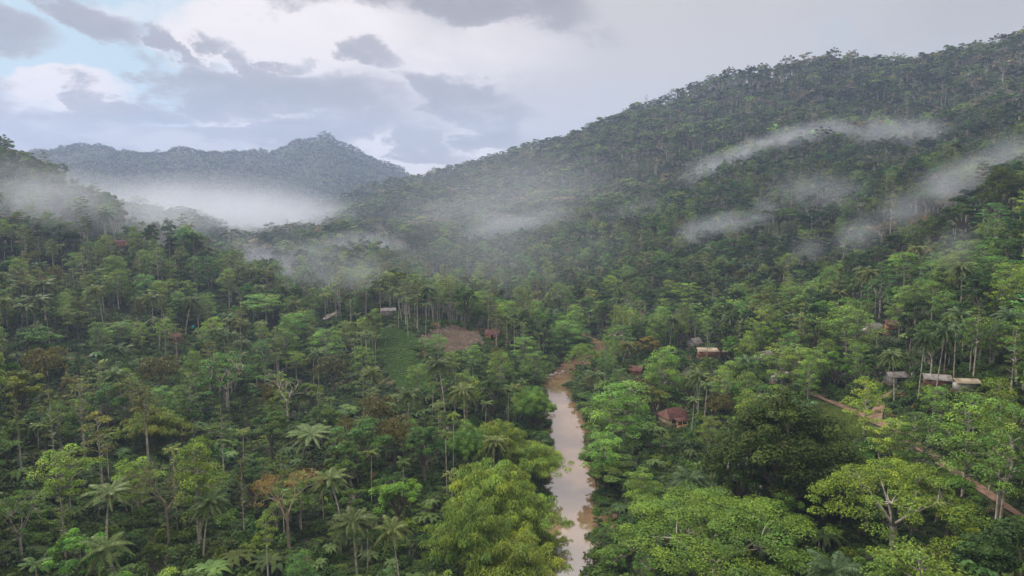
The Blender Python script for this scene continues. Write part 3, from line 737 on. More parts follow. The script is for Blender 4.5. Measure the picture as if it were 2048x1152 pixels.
# ------------------------------------------------------------------ buildings
def part(name, g, mats, parent, smooth=False):
    o = bpy.data.objects.new(name, g.mesh(name, mats, smooth)); COL.objects.link(o); o.parent = parent; return o
def empty(name, loc, rz, label, cat, group=None):
    o = bpy.data.objects.new(name, None); COL.objects.link(o); o.location = loc; o.rotation_euler = (0, 0, rz)
    o['label'] = label; o['category'] = cat
    if group: o['group'] = group
    o.empty_display_size = 0.5
    return o
def gable_roof(g, L_, W_, z, rise, over=0.6, th=0.12, hip=0.0, wave=True):
    l, w = L_ / 2 + over, W_ / 2 + over; d = over * rise / (W_ / 2)
    n = max(2, int(L_ / 0.35)) if wave else 1
    for s in (-1, 1):
        xs = np.linspace(-l, l, 2 * n + 1); zo = np.where(np.arange(2 * n + 1) % 2, 0.05, 0.0) if wave else np.zeros(2 * n + 1)
        hx = np.clip(xs, -l + hip * W_ / 2, l - hip * W_ / 2)
        lo = np.stack([xs, np.full_like(xs, s * w), z - d + zo], 1); hi = np.stack([hx, np.zeros_like(xs), z + rise + zo], 1)
        V = np.concatenate([lo, hi, lo - [0, 0, th], hi - [0, 0, th]]); m = 2 * n + 1; i = np.arange(m - 1)
        g.add(V, np.concatenate([np.stack([i, i + 1, m + i + 1, m + i], 1), np.stack([2 * m + i, 3 * m + i, 3 * m + i + 1, 2 * m + i + 1], 1), np.stack([i, 2 * m + i, 2 * m + i + 1, i + 1], 1)]))
        g.add([lo[0], hi[0], hi[0] - [0, 0, th], lo[0] - [0, 0, th], lo[-1], hi[-1], hi[-1] - [0, 0, th], lo[-1] - [0, 0, th]], [[0, 1, 2, 3], [4, 5, 6, 7]])
    if hip:
        for s in (-1, 1):
            ap = [s * (l - hip * W_ / 2), 0, z + rise + .01]
            g.add([[s * l, -w, z - d], [s * l, w, z - d], ap], [[0, 1, 2]])
            g.add([[s * l, -w, z - d - th], [s * l, w, z - d - th], [ap[0], 0, ap[2] - th]], [[0, 1, 2]])
def house(name, px, py, wpx, L_, W_, hwall, rise, rz, roofm, wallm, label, hip=0.0, windows=True, porch=False, doorm=None, lift=0.0, cat='house'):
    x, y, z = hit(px, py, lift + hwall * 0.5); sc = wpx / FPX * project(x, y, z)[2] / L_; L_ *= sc; W_ *= sc; rise *= sc; hwall *= max(sc, .8)
    z = H1(x, y)
    zb = min(H1(x + a, y + b) for a in (-L_ / 2, L_ / 2) for b in (-W_ / 2, W_ / 2))
    t = empty(name, (x, y, z + 0.3 + lift), rz, label, cat, None); t['size'] = float(max(L_, W_))
    g = Geo(); add_box(g, (0, 0, hwall / 2), (L_, W_, hwall))
    if not hip:
        for s in (-1, 1):
            g.add([[s * L_ / 2 * .998, -W_ / 2, hwall], [s * L_ / 2 * .998, W_ / 2, hwall], [s * L_ / 2 * .998, 0, hwall + rise]], [[0, 1, 2]])
    part('wall', g, [wallm], t)
    g = Geo(); add_box(g, (0, 0, -1.6), (L_ + .5, W_ + .5, 3.2)); part('plinth', g, [PLOUGH], t)
    g = Geo(); gable_roof(g, L_, W_, hwall + .04, rise, hip=hip); part('roof', g, [roofm], t)
    if windows:
        n = max(1, int(L_ / 2.6)); xs = (np.arange(n) + .5) / n * L_ - L_ / 2
        for k, xx in enumerate(xs):
            if k == n // 2:
                g = Geo(); add_box(g, (xx, -W_ / 2 - .03, 1.02), (.95, .08, 2.04)); part('door', g, [doorm or DARKW], t)
            else:
                g = Geo(); add_box(g, (xx, -W_ / 2 - .02, 1.45), (1.1, .06, 1.1)); fr = part('window', g, [DARKW], t)
                g = Geo()
                for dx in (-.58, 0, .58): add_box(g, (xx + dx, -W_ / 2 - .06, 1.45), (.07, .06, 1.2))
                for dz in (-.58, .58): add_box(g, (xx, -W_ / 2 - .065, 1.45 + dz), (1.3, .06, .08))
                part('frame', g, [WALL_WHITE], fr)
    if porch:
        g = Geo(); V = [[-L_ * .32, -W_ / 2, hwall - .1], [L_ * .32, -W_ / 2, hwall - .1], [L_ * .32, -W_ / 2 - 2, hwall - .7], [-L_ * .32, -W_ / 2 - 2, hwall - .7]]
        V += [[a, b, c - .1] for a, b, c in V]
        g.add(V, [[0, 3, 2, 1], [4, 5, 6, 7], [3, 7, 6, 2], [0, 4, 7, 3], [1, 2, 6, 5]]); part('porch_roof', g, [roofm], t)
        for s in (-1, 0, 1):
            g = Geo(); add_tube(g, [[s * L_ * .29, -W_ / 2 - 1.8, 0], [s * L_ * .29, -W_ / 2 - 1.8, 1.1], [s * L_ * .29, -W_ / 2 - 1.8, hwall - .72]], .11, 8); part('pillar', g, [WALL_CREAM], t)
        g = Geo(); add_box(g, (0, -W_ / 2 - 1, -.5), (L_ * .64, 1.95, 1.0)); part('porch_floor', g, [WALL_ORANGE], t)
        for s in (-1, 1):
            g = Geo(); add_box(g, (s * L_ * .15, -W_ / 2 - 1.8, .4), (L_ * .2, .1, .7)); part('balustrade', g, [WALL_ORANGE], t)
    return t, (x, y)
HOUSES = []
def hs(*a, **k):
    t, xy = house(*a, **k); HOUSES.append((a[1], a[2], xy, t.get('size', 6.0))); return t
hs('house', 1345, 838, 41, 7.0, 6.0, 3.2, 2.1, R(24), ROOF_RED, WALL_CREAM, 'small cream and orange house with dark red roof and porch above the river', porch=True, hip=0.6)
hs('house', 986, 672, 25, 7.0, 6.0, 2.8, 1.7, R(-8), ROOF_RED, WALL_ORANGE, 'bright orange house with red tiled roof beside the ploughed field')
hs('hut', 352, 678, 22, 6.0, 4.5, 2.4, 1.1, R(10), ROOF_RED, WALL_MUD, 'small brick hut half hidden in the trees on the left slope', windows=False, cat='hut')
hs('shed', 1428, 706, 62, 16, 5.5, 2.8, 1.0, R(-4), ROOF_TAN, WALL_MUD, 'long shed with a pale tan sheet roof across the middle of the valley', windows=False, cat='shed')
hs('house', 1527, 716, 34, 7, 6, 3.0, 1.2, R(35), ROOF_TIN, WALL_WHITE, 'white gabled house to the right of the long tan-roofed shed')
hs('house', 1568, 758, 40, 8, 6, 2.6, 1.2, R(6), ROOF_TIN, WALL_WHITE, 'low house with grey tin roof below the white gabled house', windows=False)
hs('house', 1742, 662, 36, 7, 5.5, 2.6, 1.6, R(20), ROOF_TIN, WALL_WHITE, 'grey roofed house tucked under the forest edge on the right')
hs('house', 1786, 655, 26, 8, 6, 2.6, 1.8, R(-12), ROOF_RED, WALL_MUD, 'red roofed house just right of the grey roofed one at the forest edge', windows=False)
hs('shed', 1872, 764, 40, 9, 5.5, 2.4, 1.3, R(-18), ROOF_TIN, WALL_MUD, 'weathered brown and grey sheet-roofed shed above the dirt path', windows=False, cat='shed')
hs('house', 1930, 772, 36, 8, 5, 2.6, .9, R(-6), ROOF_TAN, WALL_WHITE, 'house with pale yellow sheet roof right of the weathered shed', windows=False)
hs('house', 1790, 758, 32, 5, 4, 2.4, .9, R(4), ROOF_TIN, WALL_WHITE, 'small white walled house under palms above the dirt path')
hs('house', 1272, 745, 22, 6, 5, 2.6, 1.7, R(-25), ROOF_RED, WALL_MUD, 'dark red roof showing between trees on the right river bank', windows=False)
hs('house', 1388, 690, 22, 5, 5, 2.6, 1.8, R(40), ROOF_TIN, WALL_WHITE, 'pale gabled house left of the long tan-roofed shed', windows=False)
hs('house', 776, 626, 26, 6, 4, 2.4, .9, R(15), ROOF_TIN, WALL_WHITE, 'small white house among areca palms on the central knoll', windows=False)
hs('hut', 243, 488, 18, 6, 5, 2.4, 1.2, R(12), ROOF_RED, WALL_ORANGE, 'orange roofed hut under coconut palms on the misty left ridge', windows=False, cat='hut')
# water tank
x, y, z = hit(387, 662, 1.5)
wt = empty('water_tank', (x, y, z), 0, 'teal plastic water tank on a stand beside the brick hut', 'water tank')
g = Geo(); add_tube(g, [[0, 0, 2.0], [0, 0, 2.02], [0, 0, 3.2], [0, 0, 3.45], [0, 0, 3.6]], [.05, .6, .6, .42, .1], 14); part('tank', g, [TEAL], wt, True)
for sx in (-1, 1):
    for sy in (-1, 1):
        g = Geo(); add_box(g, (sx * .45, sy * .45, .8), (.1, .1, 2.4)); part('leg', g, [DARKW], wt)
HOUSES.append((387, 662, (x, y), 3))
# boulders at the bend
for k, (px, py, s) in enumerate([(1104, 751, 1.3), (1112, 747, 1.0), (1120, 748, .8), (1098, 756, .7), (1127, 744, 1.1)]):
    x, y = on_level(px, py, 0.2); r = np.random.default_rng(k)
    g = Geo(); th = np.linspace(0, 2 * math.pi, 12, endpoint=False); ph = np.linspace(0.15, math.pi - .15, 8)
    V = np.array([[math.sin(p) * math.cos(t), math.sin(p) * math.sin(t), math.cos(p) * .55] for p in ph for t in th]); V *= (1 + .35 * (fbm(V[:, 0] * 1.7 + k * 5, V[:, 1] * 1.7 + V[:, 2] * 2, k, 3) - .5))[:, None] * s
    F = [[a * 12 + b, a * 12 + (b + 1) % 12, (a + 1) * 12 + (b + 1) % 12, (a + 1) * 12 + b] for a in range(7) for b in range(12)]
    g.add(V, F); g.add(V[:12], [[0, 1, 2, 3], [0, 3, 4, 5], [0, 5, 6, 7], [0, 7, 8, 9], [0, 9, 10, 11]])
    o = bpy.data.objects.new('boulder', g.mesh('boulder', [STONE], True)); COL.objects.link(o); o.location = (x, y, .15)
    o['category'] = 'boulder'; o['group'] = 'boulders at the river bend'
    o['label'] = ['largest grey-brown boulder on the left shore of the river bend', 'second boulder beside the largest one at the river bend', 'small middle boulder on the shore of the river bend', 'smallest boulder nearest the brown water at the river bend', 'last boulder at the upstream end of the row at the bend'][k]

# ------------------------------------------------------------------ planting
def colr(kind, rr=None, f=(1, 1, 1)):
    c = np.array(COLR[kind]) * np.array(f)
    if rr is not None:
        v = rr.uniform(.78, 1.28); w = rr.normal(0, .10); c = c * v * np.array([1 + w * 1.4, 1 + w * .3, 1 - w])
    return (*np.clip(c, 0.005, 0.9), 1.0)
TREES = []      # dicts: kind x y z h w rot var col label hero
def hero(kind, px, pytop, h, wpx, label, var=None, f=(1, 1, 1), rot=None):
    x, y, z = hit(px, pytop, h)
    for _ in range(20):
        if h < 6 or river_dist(np.array([x]), np.array([y]))[0] > 1.0: break
        x += .6 if x > np.interp(y, RIV[:16, 1], RIV[:16, 0]) else -.6
    z = H1(x, y)
    _, _, F = project(x, y, z + h)
    w = wpx / FPX * F
    TREES.append(dict(kind=kind, x=x, y=y, z=z, h=h, w=float(w), rot=rng.random() * 6.28 if rot is None else rot, var=(len(TREES) if var is None else var) % len(LIB[kind]['v']), col=colr(kind, rng, f), label=label, hero=True, px=px, py=pytop, D=math.hypot(x, y)))
hero('bamboo_clump', 985, 925, 15, 190, 'big yellow-green bamboo clump left of the river narrows')
hero('bamboo_clump', 940, 1010, 15, 190, 'nearest bamboo clump at the bottom edge left of the river')
hero('bamboo_clump', 1055, 985, 14, 185, 'bamboo clump whose plumes hang over the brown water')
hero('bamboo_clump', 1020, 1075, 13, 230, 'lowest bamboo clump in the bottom centre of the photo', var=2)
hero('bamboo_clump', 1000, 845, 13, 130, 'bamboo clump behind the big one on the left bank')
hero('bamboo_clump', 1068, 885, 12, 135, 'bamboo clump leaning over the white reflections')
hero('bamboo_clump', 1062, 775, 13, 90, 'upstream bamboo clump beside the brown river reach')
hero('bamboo_clump', 1092, 1072, 5, 100, 'low bamboo spray reaching out over the water', var=1)
hero('bamboo_clump', 930, 860, 11, 90, 'small bamboo clump next to the areca palms left of the river')
hero('bamboo_clump', 310, 815, 12, 130, 'olive bamboo clump in the middle of the left forest', f=(.85, .8, .9))
hero('umbrella_tree', 1435, 1022, 15, 400, 'huge bright green dome-shaped tree at the bottom edge right of the river', var=0)
hero('umbrella_tree', 1795, 935, 15, 330, 'open yellow-green tree with bare pale limbs at bottom right', var=1, f=(.92, .88, .85))
hero('giant_tree', 1580, 775, 25, 300, 'giant dark green tree that towers over the right bank', var=0)
hero('giant_tree', 1480, 850, 19, 170, 'dark rounded tree on the left shoulder of the giant tree', var=1)
hero('giant_tree', 1660, 850, 17, 170, 'olive dark tree on the right shoulder of the giant tree', var=1, f=(1.15, 1, .9))
hero('broadleaf_tree', 1575, 985, 12, 95, 'glossy green round tree above the huge dome-shaped tree', f=(1.4, 1.7, 1.3))
hero('broadleaf_tree', 1482, 1000, 11, 80, 'small glossy tree just left of its round twin above the dome-shaped tree', f=(1.4, 1.7, 1.3))
hero('broadleaf_tree', 1905, 935, 12, 120, 'rounded green tree beside the dirt path at bottom right', f=(1.3, 1.5, 1))
hero('layered_tree', 1850, 828, 13, 110, 'layered tree with forked pale trunk standing by the dirt path', var=1, f=(1.1, 1, 1))
hero('feathery_tree', 1795, 832, 12, 85, 'feathery tree left of the layered tree by the dirt path')
hero('feathery_tree', 1945, 775, 20, 130, 'tall feathery tree with long curved pale trunk right of the path')
hero('feathery_tree', 2020, 790, 20, 110, 'tall feathery tree with several pale stems at the right edge')
hero('feathery_tree', 2000, 745, 20, 80, 'feathery tree behind the many-stemmed one at the right edge')
hero('feathery_tree', 1735, 748, 15, 78, 'bright lime green tree standing in the clearing where the paths meet', f=(1.35, 1.25, .9), var=0)
hero('feathery_tree', 1240, 755, 20, 120, 'tall light green tree with pale trunk on the right river bank', var=3, f=(.95, 1.1, 1))
hero('feathery_tree', 1212, 860, 15, 90, 'light green tree below the tall one on the right river bank', f=(.95, 1.1, 1))
hero('feathery_tree', 1280, 935, 11, 75, 'soft green tree in the bushes right of the river', f=(.9, 1.05, 1))
hero('broadleaf_tree', 1180, 915, 10, 145, 'dark bushy tree overhanging the right edge of the water')
for a in [(1100, 822, 6.2, 66, 'low bush reaching across the river below the brown reach'), (1178, 1050, 4, 44, 'leafy bush on the lower right water edge')]: hero('bush', a[0], a[1], a[2], a[3], a[4], f=(.75, .8, .8))
hero('broadleaf_tree', 1195, 880, 12, 100, 'dark crown leaning over the pool from the right bank', f=(.7, .75, .75))
hero('broadleaf_tree', 1075, 790, 12, 80, 'green crown leaning over the brown reach from the left bank')
hero('feathery_tree', 1330, 690, 17, 78, 'bright green tree with a full crown above the cream and orange house', var=3, f=(1.0, 1.15, 1))
hero('broadleaf_tree', 1310, 765, 11, 60, 'brownish green tree left of the cream and orange house', f=(1.5, .95, 1))
hero('broadleaf_tree', 1295, 670, 10, 60, 'reddish brown crowned tree above the right river bank', f=(1.7, 1.0, 1.1))
hero('umbrella_tree', 1160, 690, 13, 75, 'small flat-topped tree with pale fork at the river bend', var=1, f=(1.1, 1.05, 1))
hero('layered_tree', 450, 702, 20, 128, 'large rounded tree in bright green tiers in the left forest', var=0)
for a in [(850, 672, 9, 34, 'low light tree on the left rim of the ploughed field'), (945, 690, 9, 36, 'low light tree on the right rim of the ploughed field'), (905, 702, 8, 34, 'low light tree at the foot of the ploughed field')]: hero('feathery_tree', a[0], a[1], a[2], a[3], a[4])
for a in [(28, 790, 17, 34, 'thin pale-trunked tree at the far left edge'), (232, 540, 17, 30, 'thin pole-like tree on the upper left slope'), (350, 640, 16, 34, 'slender tree beside the brick hut'), (455, 545, 16, 28, 'slender tree on the brow of the left slope'), (440, 800, 18, 40, 'slender tree below the tiered bright green tree'), (620, 640, 15, 30, 'slender tree left of the concrete road'), (560, 890, 18, 36, 'slender tree behind the dry twiggy tree'), (2035, 640, 18, 50, 'slender pole tree at the right edge'), (1960, 600, 18, 40, 'slender pale pole tree on the right slope')]: hero('slender_tree', a[0], a[1], a[2], a[3], a[4], f=(.95, .95, .8))
hero('bare_tree', 573, 738, 18, 90, 'leafless pale tree right of the tiered bright green tree', var=0)
hero('bare_tree', 875, 0 + 640, 12, 30, 'thin leafless tree at the corner of the ploughed field', var=0)
hero('dry_tree', 572, 925, 17, 140, 'dry brown twiggy tree near the bottom left of centre', var=0)
hero('dry_tree', 325, 925, 15, 110, 'dense grey-brown thicket tree in the lower left forest', var=1, f=(.7, .7, .7))
hero('broadleaf_tree', 500, 570 + 340, 12, 90, 'dark blue-green tree left of the dry twiggy tree', f=(.7, .8, 1.0))
hero('broadleaf_tree', 850, 845, 14, 100, 'dense round dark green tree left of the bamboo', f=(1, 1.2, 1.1))
hero('broadleaf_tree', 720, 830, 15, 130, 'broad rounded tree with soft green domes in the centre left', f=(1, 1.25, 1.2), var=1)
hero('broadleaf_tree', 690, 870, 14, 95, 'darker dome in front of the broad rounded tree', f=(.85, 1.0, 1.1))
hero('broadleaf_tree', 795, 950, 13, 110, 'bright glossy green tree above the paired coconut palms', f=(1.7, 1.8, .9), var=2)
hero('broadleaf_tree', 70, 640, 16, 105, 'deep green dome-crowned tree on the left slope', f=(.9, 1.15, .9))
hero('broadleaf_tree', 150, 618, 12, 80, 'dark olive tree right of the deep green dome', f=(.9, .8, .8))
hero('broadleaf_tree', 40, 730, 17, 110, 'olive yellow tree at the left edge', f=(1.7, 1.2, .7))
hero('broadleaf_tree', 205, 760, 15, 90, 'blue-green tree between the slender trees on the left', f=(.9, 1.2, 1.4))
hero('broadleaf_tree', 540, 815, 14, 90, 'soft green rounded tree below the leafless pale tree', f=(1.1, 1.2, 1.1))
hero('broadleaf_tree', 640, 800, 13, 80, 'green rounded tree left of the fishtail palms', f=(1.2, 1.3, 1.0))
hero('feathery_tree', 125, 890, 14, 100, 'bright green tiered tree in the lower left', var=1, f=(1.05, 1.1, .8))
hero('feathery_tree', 385, 870, 21, 95, 'tall bright lime tree with thin pale stems at lower left', var=1, f=(1.2, 1.15, .75))
hero('feathery_tree', 265, 915, 12, 80, 'bright leafy tree between the tiered tree and the thicket', f=(1.1, 1.2, .8))
hero('broadleaf_tree', 150, 1060, 12, 130, 'leafy green tree at the bottom left edge', f=(1.5, 1.8, 1.1), var=4)
hero('layered_tree', 30, 985, 12, 120, 'light green spreading tree at the lower left edge', var=0, f=(1.2, 1.1, .9))
hero('slender_tree', 155, 738, 21, 62, 'tall pale-trunked tree with sparse yellowish crown on the left', f=(1.2, .95, .8))
hero('slender_tree', 285, 762, 21, 62, 'slender tree with brownish sparse crown right of its pale neighbour', f=(1.25, .9, .8))
hero('slender_tree', 95, 765, 20, 50, 'thin tree with long bare stem at far left', f=(1.1, .9, .8))
hero('slender_tree', 190, 800, 21, 75, 'twin-stemmed slender tree with olive crown at left', f=(1.15, .95, .75))
hero('slender_tree', 530, 1020, 14, 50, 'thin tree with lime tufts at the bottom edge', f=(1.3, 1.35, .7))
hero('slender_tree', 480, 905, 17, 35, 'nearly leafless thin trunk in the lower left forest', f=(.9, .7, .6))
for a in [(205, 1000, 9, 'large coconut palm low in the lower left forest', 110), (400, 1010, 10, 'coconut palm half hidden behind the tall lime tree', 80), (685, 968, 11, 'grey-green coconut palm below the rounded trees', 88),
          (712, 1048, 12, 'coconut palm on a leaning trunk at the bottom edge', 100), (800, 1070, 11, 'coconut palm right of its leaning neighbour at the bottom edge', 85), (1395, 960, 11, 'coconut palm with yellow dying fronds above the dome-shaped tree', 80),
          (890, 735, 15, 'coconut palm in the middle of the valley left of the river', 66), (930, 785, 12, 'coconut palm below the one in the middle of the valley', 62), (1203, 752, 10, 'yellowish coconut palm on the right bank of the brown reach', 50), (866, 580, 14, 'coconut palm at the right end of the central knoll', 46),
          (367, 605, 13, 'coconut palm on the left slope above the brick hut', 46), (303, 598, 14, 'coconut palm left of its neighbour above the brick hut', 50), (60, 600, 13, 'pale coconut palm at the left edge of the slope', 68), (85, 572, 14, 'coconut palm behind the pale one at the left edge', 56), (35, 615, 11, 'lowest coconut palm of the cluster at the left edge', 52),
          (1845, 680, 15, 'coconut palm right of the small white walled house', 52), (1880, 668, 16, 'taller coconut palm behind the weathered shed', 52), (1795, 718, 11, 'coconut palm above the small white walled house', 52),
          (228, 430, 14, 'misty coconut palm on the left ridge', 34), (268, 420, 16, 'tallest misty palm on the left ridge', 40), (300, 428, 14, 'misty palm third along the left ridge', 34), (322, 424, 15, 'misty palm at the right end of the left ridge row', 36),
          (600, 858, 9, 'dark fronded palm with grey hanging leaves', 110), (985, 885, 10, 'coconut palm rising between the bamboo clumps', 60), (640, 530, 12, 'small coconut palm on the ridge in the mist', 28), (1340, 640, 13, 'coconut palm behind the bright green tree above the house', 36)]:
    hero('coconut_palm', a[0], a[1], a[2], a[4], a[3])
for k, a in enumerate([(740, 905, 11, 'areca palm in front of the broad rounded tree'), (803, 925, 12, 'leafy areca palm above the bright glossy tree'), (905, 832, 15, 'tall bright areca palm left of the bamboo'), (893, 868, 15, 'tall areca palm just below the bright one'), (1405, 935, 12, 'areca palm above the yellow dying coconut palm'), (1424, 942, 11, 'second areca palm above the yellow dying coconut palm'),
          (722, 668, 13, 'areca palm at the left end of the row below the green field'), (735, 672, 14, 'areca palm second in the row below the green field'), (748, 675, 13, 'areca palm third in the row below the green field'), (710, 680, 12, 'short areca palm below the green field row'),
          (650, 590, 13, 'areca palm beside the concrete road on the knoll'), (700, 588, 14, 'areca palm right of the concrete road on the knoll'), (730, 578, 14, 'tall areca palm above the white house on the knoll'), (760, 580, 14, 'areca palm left of the white house on the knoll'), (795, 590, 14, 'areca palm right of the white house on the knoll'), (815, 600, 14, 'areca palm at the top of the green field'),
          (835, 592, 15, 'areca palm among the knoll cluster near the ploughed field'), (850, 610, 13, 'lower areca palm of the knoll cluster near the ploughed field'), (1030, 640, 13, 'areca palm right of the bright orange house'), (1012, 632, 13, 'areca palm behind the bright orange house'), (1048, 648, 13, 'areca palm further right of the bright orange house'), (1428, 760, 12, 'areca palm below the long tan-roofed shed'), (1452, 765, 11, 'second areca palm below the long tan-roofed shed'), (1410, 770, 12, 'areca palm above the cream and orange house'),
          (1270, 800, 11, 'areca palm left of the cream and orange house'), (1385, 800, 10, 'areca palm right of the cream and orange house'), (455, 640, 12, 'areca palm in the left forest above the tiered tree'), (520, 650, 12, 'areca palm right of the tiered tree top'), (35, 850, 12, 'areca palm at the left edge below the olive tree')]):
    hero('areca_palm', a[0], a[1], a[2], 26 if a[1] < 750 else 34, a[3], f=(1.5, 1.5, .8) if k == 2 else (1, 1, 1))
for a in [(85, 688, 15, 72, 'brown fishtail palm on the left slope'), (318, 705, 15, 80, 'brown fishtail palm left of the tiered green tree'), (665, 705, 14, 76, 'ochre fishtail palm in the centre left'), (760, 785, 13, 75, 'golden fishtail palm above the broad rounded tree'), (788, 830, 13, 80, 'fishtail palm with hanging brown leaves by the broad rounded tree'), (1180, 745, 8, 34, 'small brown fishtail palm on the river bend'), (1440, 785, 9, 60, 'rusty fishtail palm on the left flank of the giant tree')]:
    hero('fishtail_palm', a[0], a[1], a[2], a[3], a[4])
for a in [(530, 585, 15, 90, 'pale green double-crowned tree on the left slope'), (290, 545, 17, 46, 'light green column-like tree on the upper left slope'), (325, 555, 17, 44, 'light green slim tree right of the column-like one'), (650, 655, 15, 80, 'light green tree left of the green field'), (690, 640, 14, 50, 'pale green tree below the concrete road'), (875, 668, 11, 48, 'light tree standing before the ploughed field'),
          (1130, 640, 15, 78, 'light green full-crowned tree at the river bend'), (1048, 668, 13, 55, 'light green tree left of the full-crowned one'), (1000, 700, 14, 60, 'light green tree below the bright orange house'), (1068, 700, 15, 62, 'light green tree by the brown river reach'), (835, 725, 11, 50, 'light green tree at the foot of the green field'),
          (1705, 610, 18, 100, 'very tall pale green tree in the hazy middle right'), (1580, 685, 15, 100, 'pale green tree above the grey tin roof'), (1620, 708, 14, 48, 'blue-green tiered tree right of the tin roof'), (510, 705, 12, 40, 'light green tree on the shoulder of the tiered tree'), (590, 700, 12, 50, 'light green thin tree in the left centre'), (725, 690, 13, 46, 'light green tree beside the areca row'), (240, 640, 10, 60, 'light green tree in the left clearing'), (280, 640, 12, 36, 'small tree with pale trunk in the left clearing')]:
    hero('feathery_tree', a[0], a[1], a[2], a[3], a[4])
for a in [(1375, 562, 15, 62, 'vivid lime tree at the foot of the right slope'), (1815, 500, 16, 75, 'vivid lime tree high on the near right slope'), (1222, 548, 15, 40, 'lime topped tree in the valley forest'), (2005, 560, 15, 50, 'lime green tree at the right edge of the slope'), (1700, 590, 15, 60, 'bright green tree above the tall pale one')]:
    hero('feathery_tree', a[0], a[1], a[2], a[3], a[4], f=(1.15, 1.15, .7))
hero('giant_tree', 2010, 318, 25, 85, 'towering emergent tree on the near right ridge against mist', var=1)
for a in [(1560, 412, 17, 90, 'dark round crown at the left end of the near right ridge'), (1640, 450, 15, 70, 'dark crown second along the near right ridge'), (1720, 500, 15, 70, 'dark crown below the wisp of mist at right'), (1870, 425, 17, 80, 'dark crown in the middle of the near right ridge'), (1930, 385, 19, 85, 'tall dark crown left of the emergent tree'), (1800, 460, 15, 70, 'dark crown under the mist on the near right ridge'), (440, 480, 13, 38, 'dark lone crown on the misty left ridge'), (512, 500, 13, 62, 'dark spreading crown where the left ridge meets the mist')]:
    hero('broadleaf_tree', a[0], a[1], a[2], a[3], a[4], f=(.75, .8, .8))
for a in [(1765, 440, 14, 60, 'pale brown bare crown beside the mist wisp'), (1885, 392, 13, 40, 'yellow-brown dry crown on the near right ridge')]:
    hero('dry_tree', a[0], a[1], a[2], a[3], a[4], f=(1.2, 1, .9))
for a in [(575, 515, 13, 24, 'bare white snag on the ridge in the mist'), (150, 352, 14, 40, 'leafless tree on the dark left skyline'), (165, 345, 12, 34, 'twiggy tree right of the leafless one on the left skyline')]:
    hero('bare_tree', a[0], a[1], a[2], a[3], a[4], var=0)
for a in [(1165, 775, 'banana plants on the right bank of the brown reach'), (1150, 782, 'banana plant at the tip of the right bank'), (1180, 780, 'banana plant behind the yellowish palm'), (430, 850, 'banana plant in the dark hollow of the left forest'), (690, 760, 'banana plant below the areca row'), (660, 1075, 'banana plant left of the leaning coconut palm'), (640, 1100, 'banana plant at the bottom edge left of the palms'), (1335, 745, 'banana plant above the cream and orange house'), (1310, 905, 'banana plant on the slope right of the river'), (1985, 745, 'banana plant right of the pale yellow roof'), (400, 560, 'banana plant on the upper left slope'), (430, 555, 'second banana plant on the upper left slope'), (1255, 905, 'banana plant between the soft green trees'), (860, 985, 'banana plant on the dark lawn left of the bamboo')]:
    hero('banana_plant', a[0], a[1], 4.5, 42 if a[1] > 800 else 28, a[2])
NH = len(TREES)

# open views: (x0,y0,x1,y1 in photo pixels, distance) that keep free of filler crowns
OPEN = [(px - 8, py - 9, px + 8, py - 2, math.hypot(*xy) - 4) for px, py, xy, s in HOUSES]
OPEN += [(1322, 800, 1368, 850, 190), (1395, 696, 1460, 706, 230), (1890, 753, 1915, 760, 190), (960, 655, 1000, 680, 250), (1150, 668, 1205, 692, 300)]
OPEN += [(1100, 1000, 1175, 1150, 150), (1095, 850, 1165, 1000, 200), (1092, 745, 1145, 840, 280), (840, 655, 970, 708, 255), (765, 665, 835, 790, 250)]
OPEN += [(px - 22, py - 18, px + 22, py + 10, 400 if py < 850 else 200) for px, py in PATHPX[1:8]]
OPEN += [(1650, 806, 1745, 868, 170), (190, 660, 255, 692, 260), (640, 612, 700, 645, 300), (1420, 1040, 1440, 1050, 80)]
OPEN += [(1742, 790, 1782, 845, 170), (1180, 1040, 1230, 1120, 120), (830, 960, 870, 1060, 120), (1330, 880, 1420, 960, 150)]

def scatter(dmin, dmax, sp, azlim=R(43), seed=1):
    r = np.random.default_rng(seed)
    nx = int(dmax * 1.0 / sp)
    gx, gy = np.meshgrid(np.arange(-nx, nx + 1), np.arange(0, int(dmax / sp) + 1))
    x = (gx.ravel() + (gy.ravel() % 2) * .5 + r.uniform(-.42, .42, gx.size)) * sp
    y = (gy.ravel() + r.uniform(-.42, .42, gx.size)) * sp
    D = np.hypot(x, y); m = (D >= dmin) & (D < dmax) & (np.abs(np.arctan2(x, y)) < azlim) & (y > 20)
    return x[m], y[m]
# horizon table for hiding what stands behind crests
HA = np.linspace(R(-46), R(46), 369); HD = np.exp(np.linspace(math.log(60), math.log(3600), 260))
ha, hd = np.meshgrid(HA, HD, indexing='ij')
EL = (H((hd * np.sin(ha)).ravel(), (hd * np.cos(ha)).ravel()).reshape(ha.shape) - CAMH) / hd
RUN = np.maximum.accumulate(EL, 1)
def seen(x, y, z, top):
    D = np.hypot(x, y); a = np.arctan2(x, y)
    i = np.clip(np.round((a - HA[0]) / (HA[1] - HA[0])).astype(int), 0, len(HA) - 1)
    j = np.clip(np.searchsorted(HD, D * 0.97) - 1, 0, len(HD) - 1)
    return (z + top - CAMH) / D > RUN[i, j] - 0.002

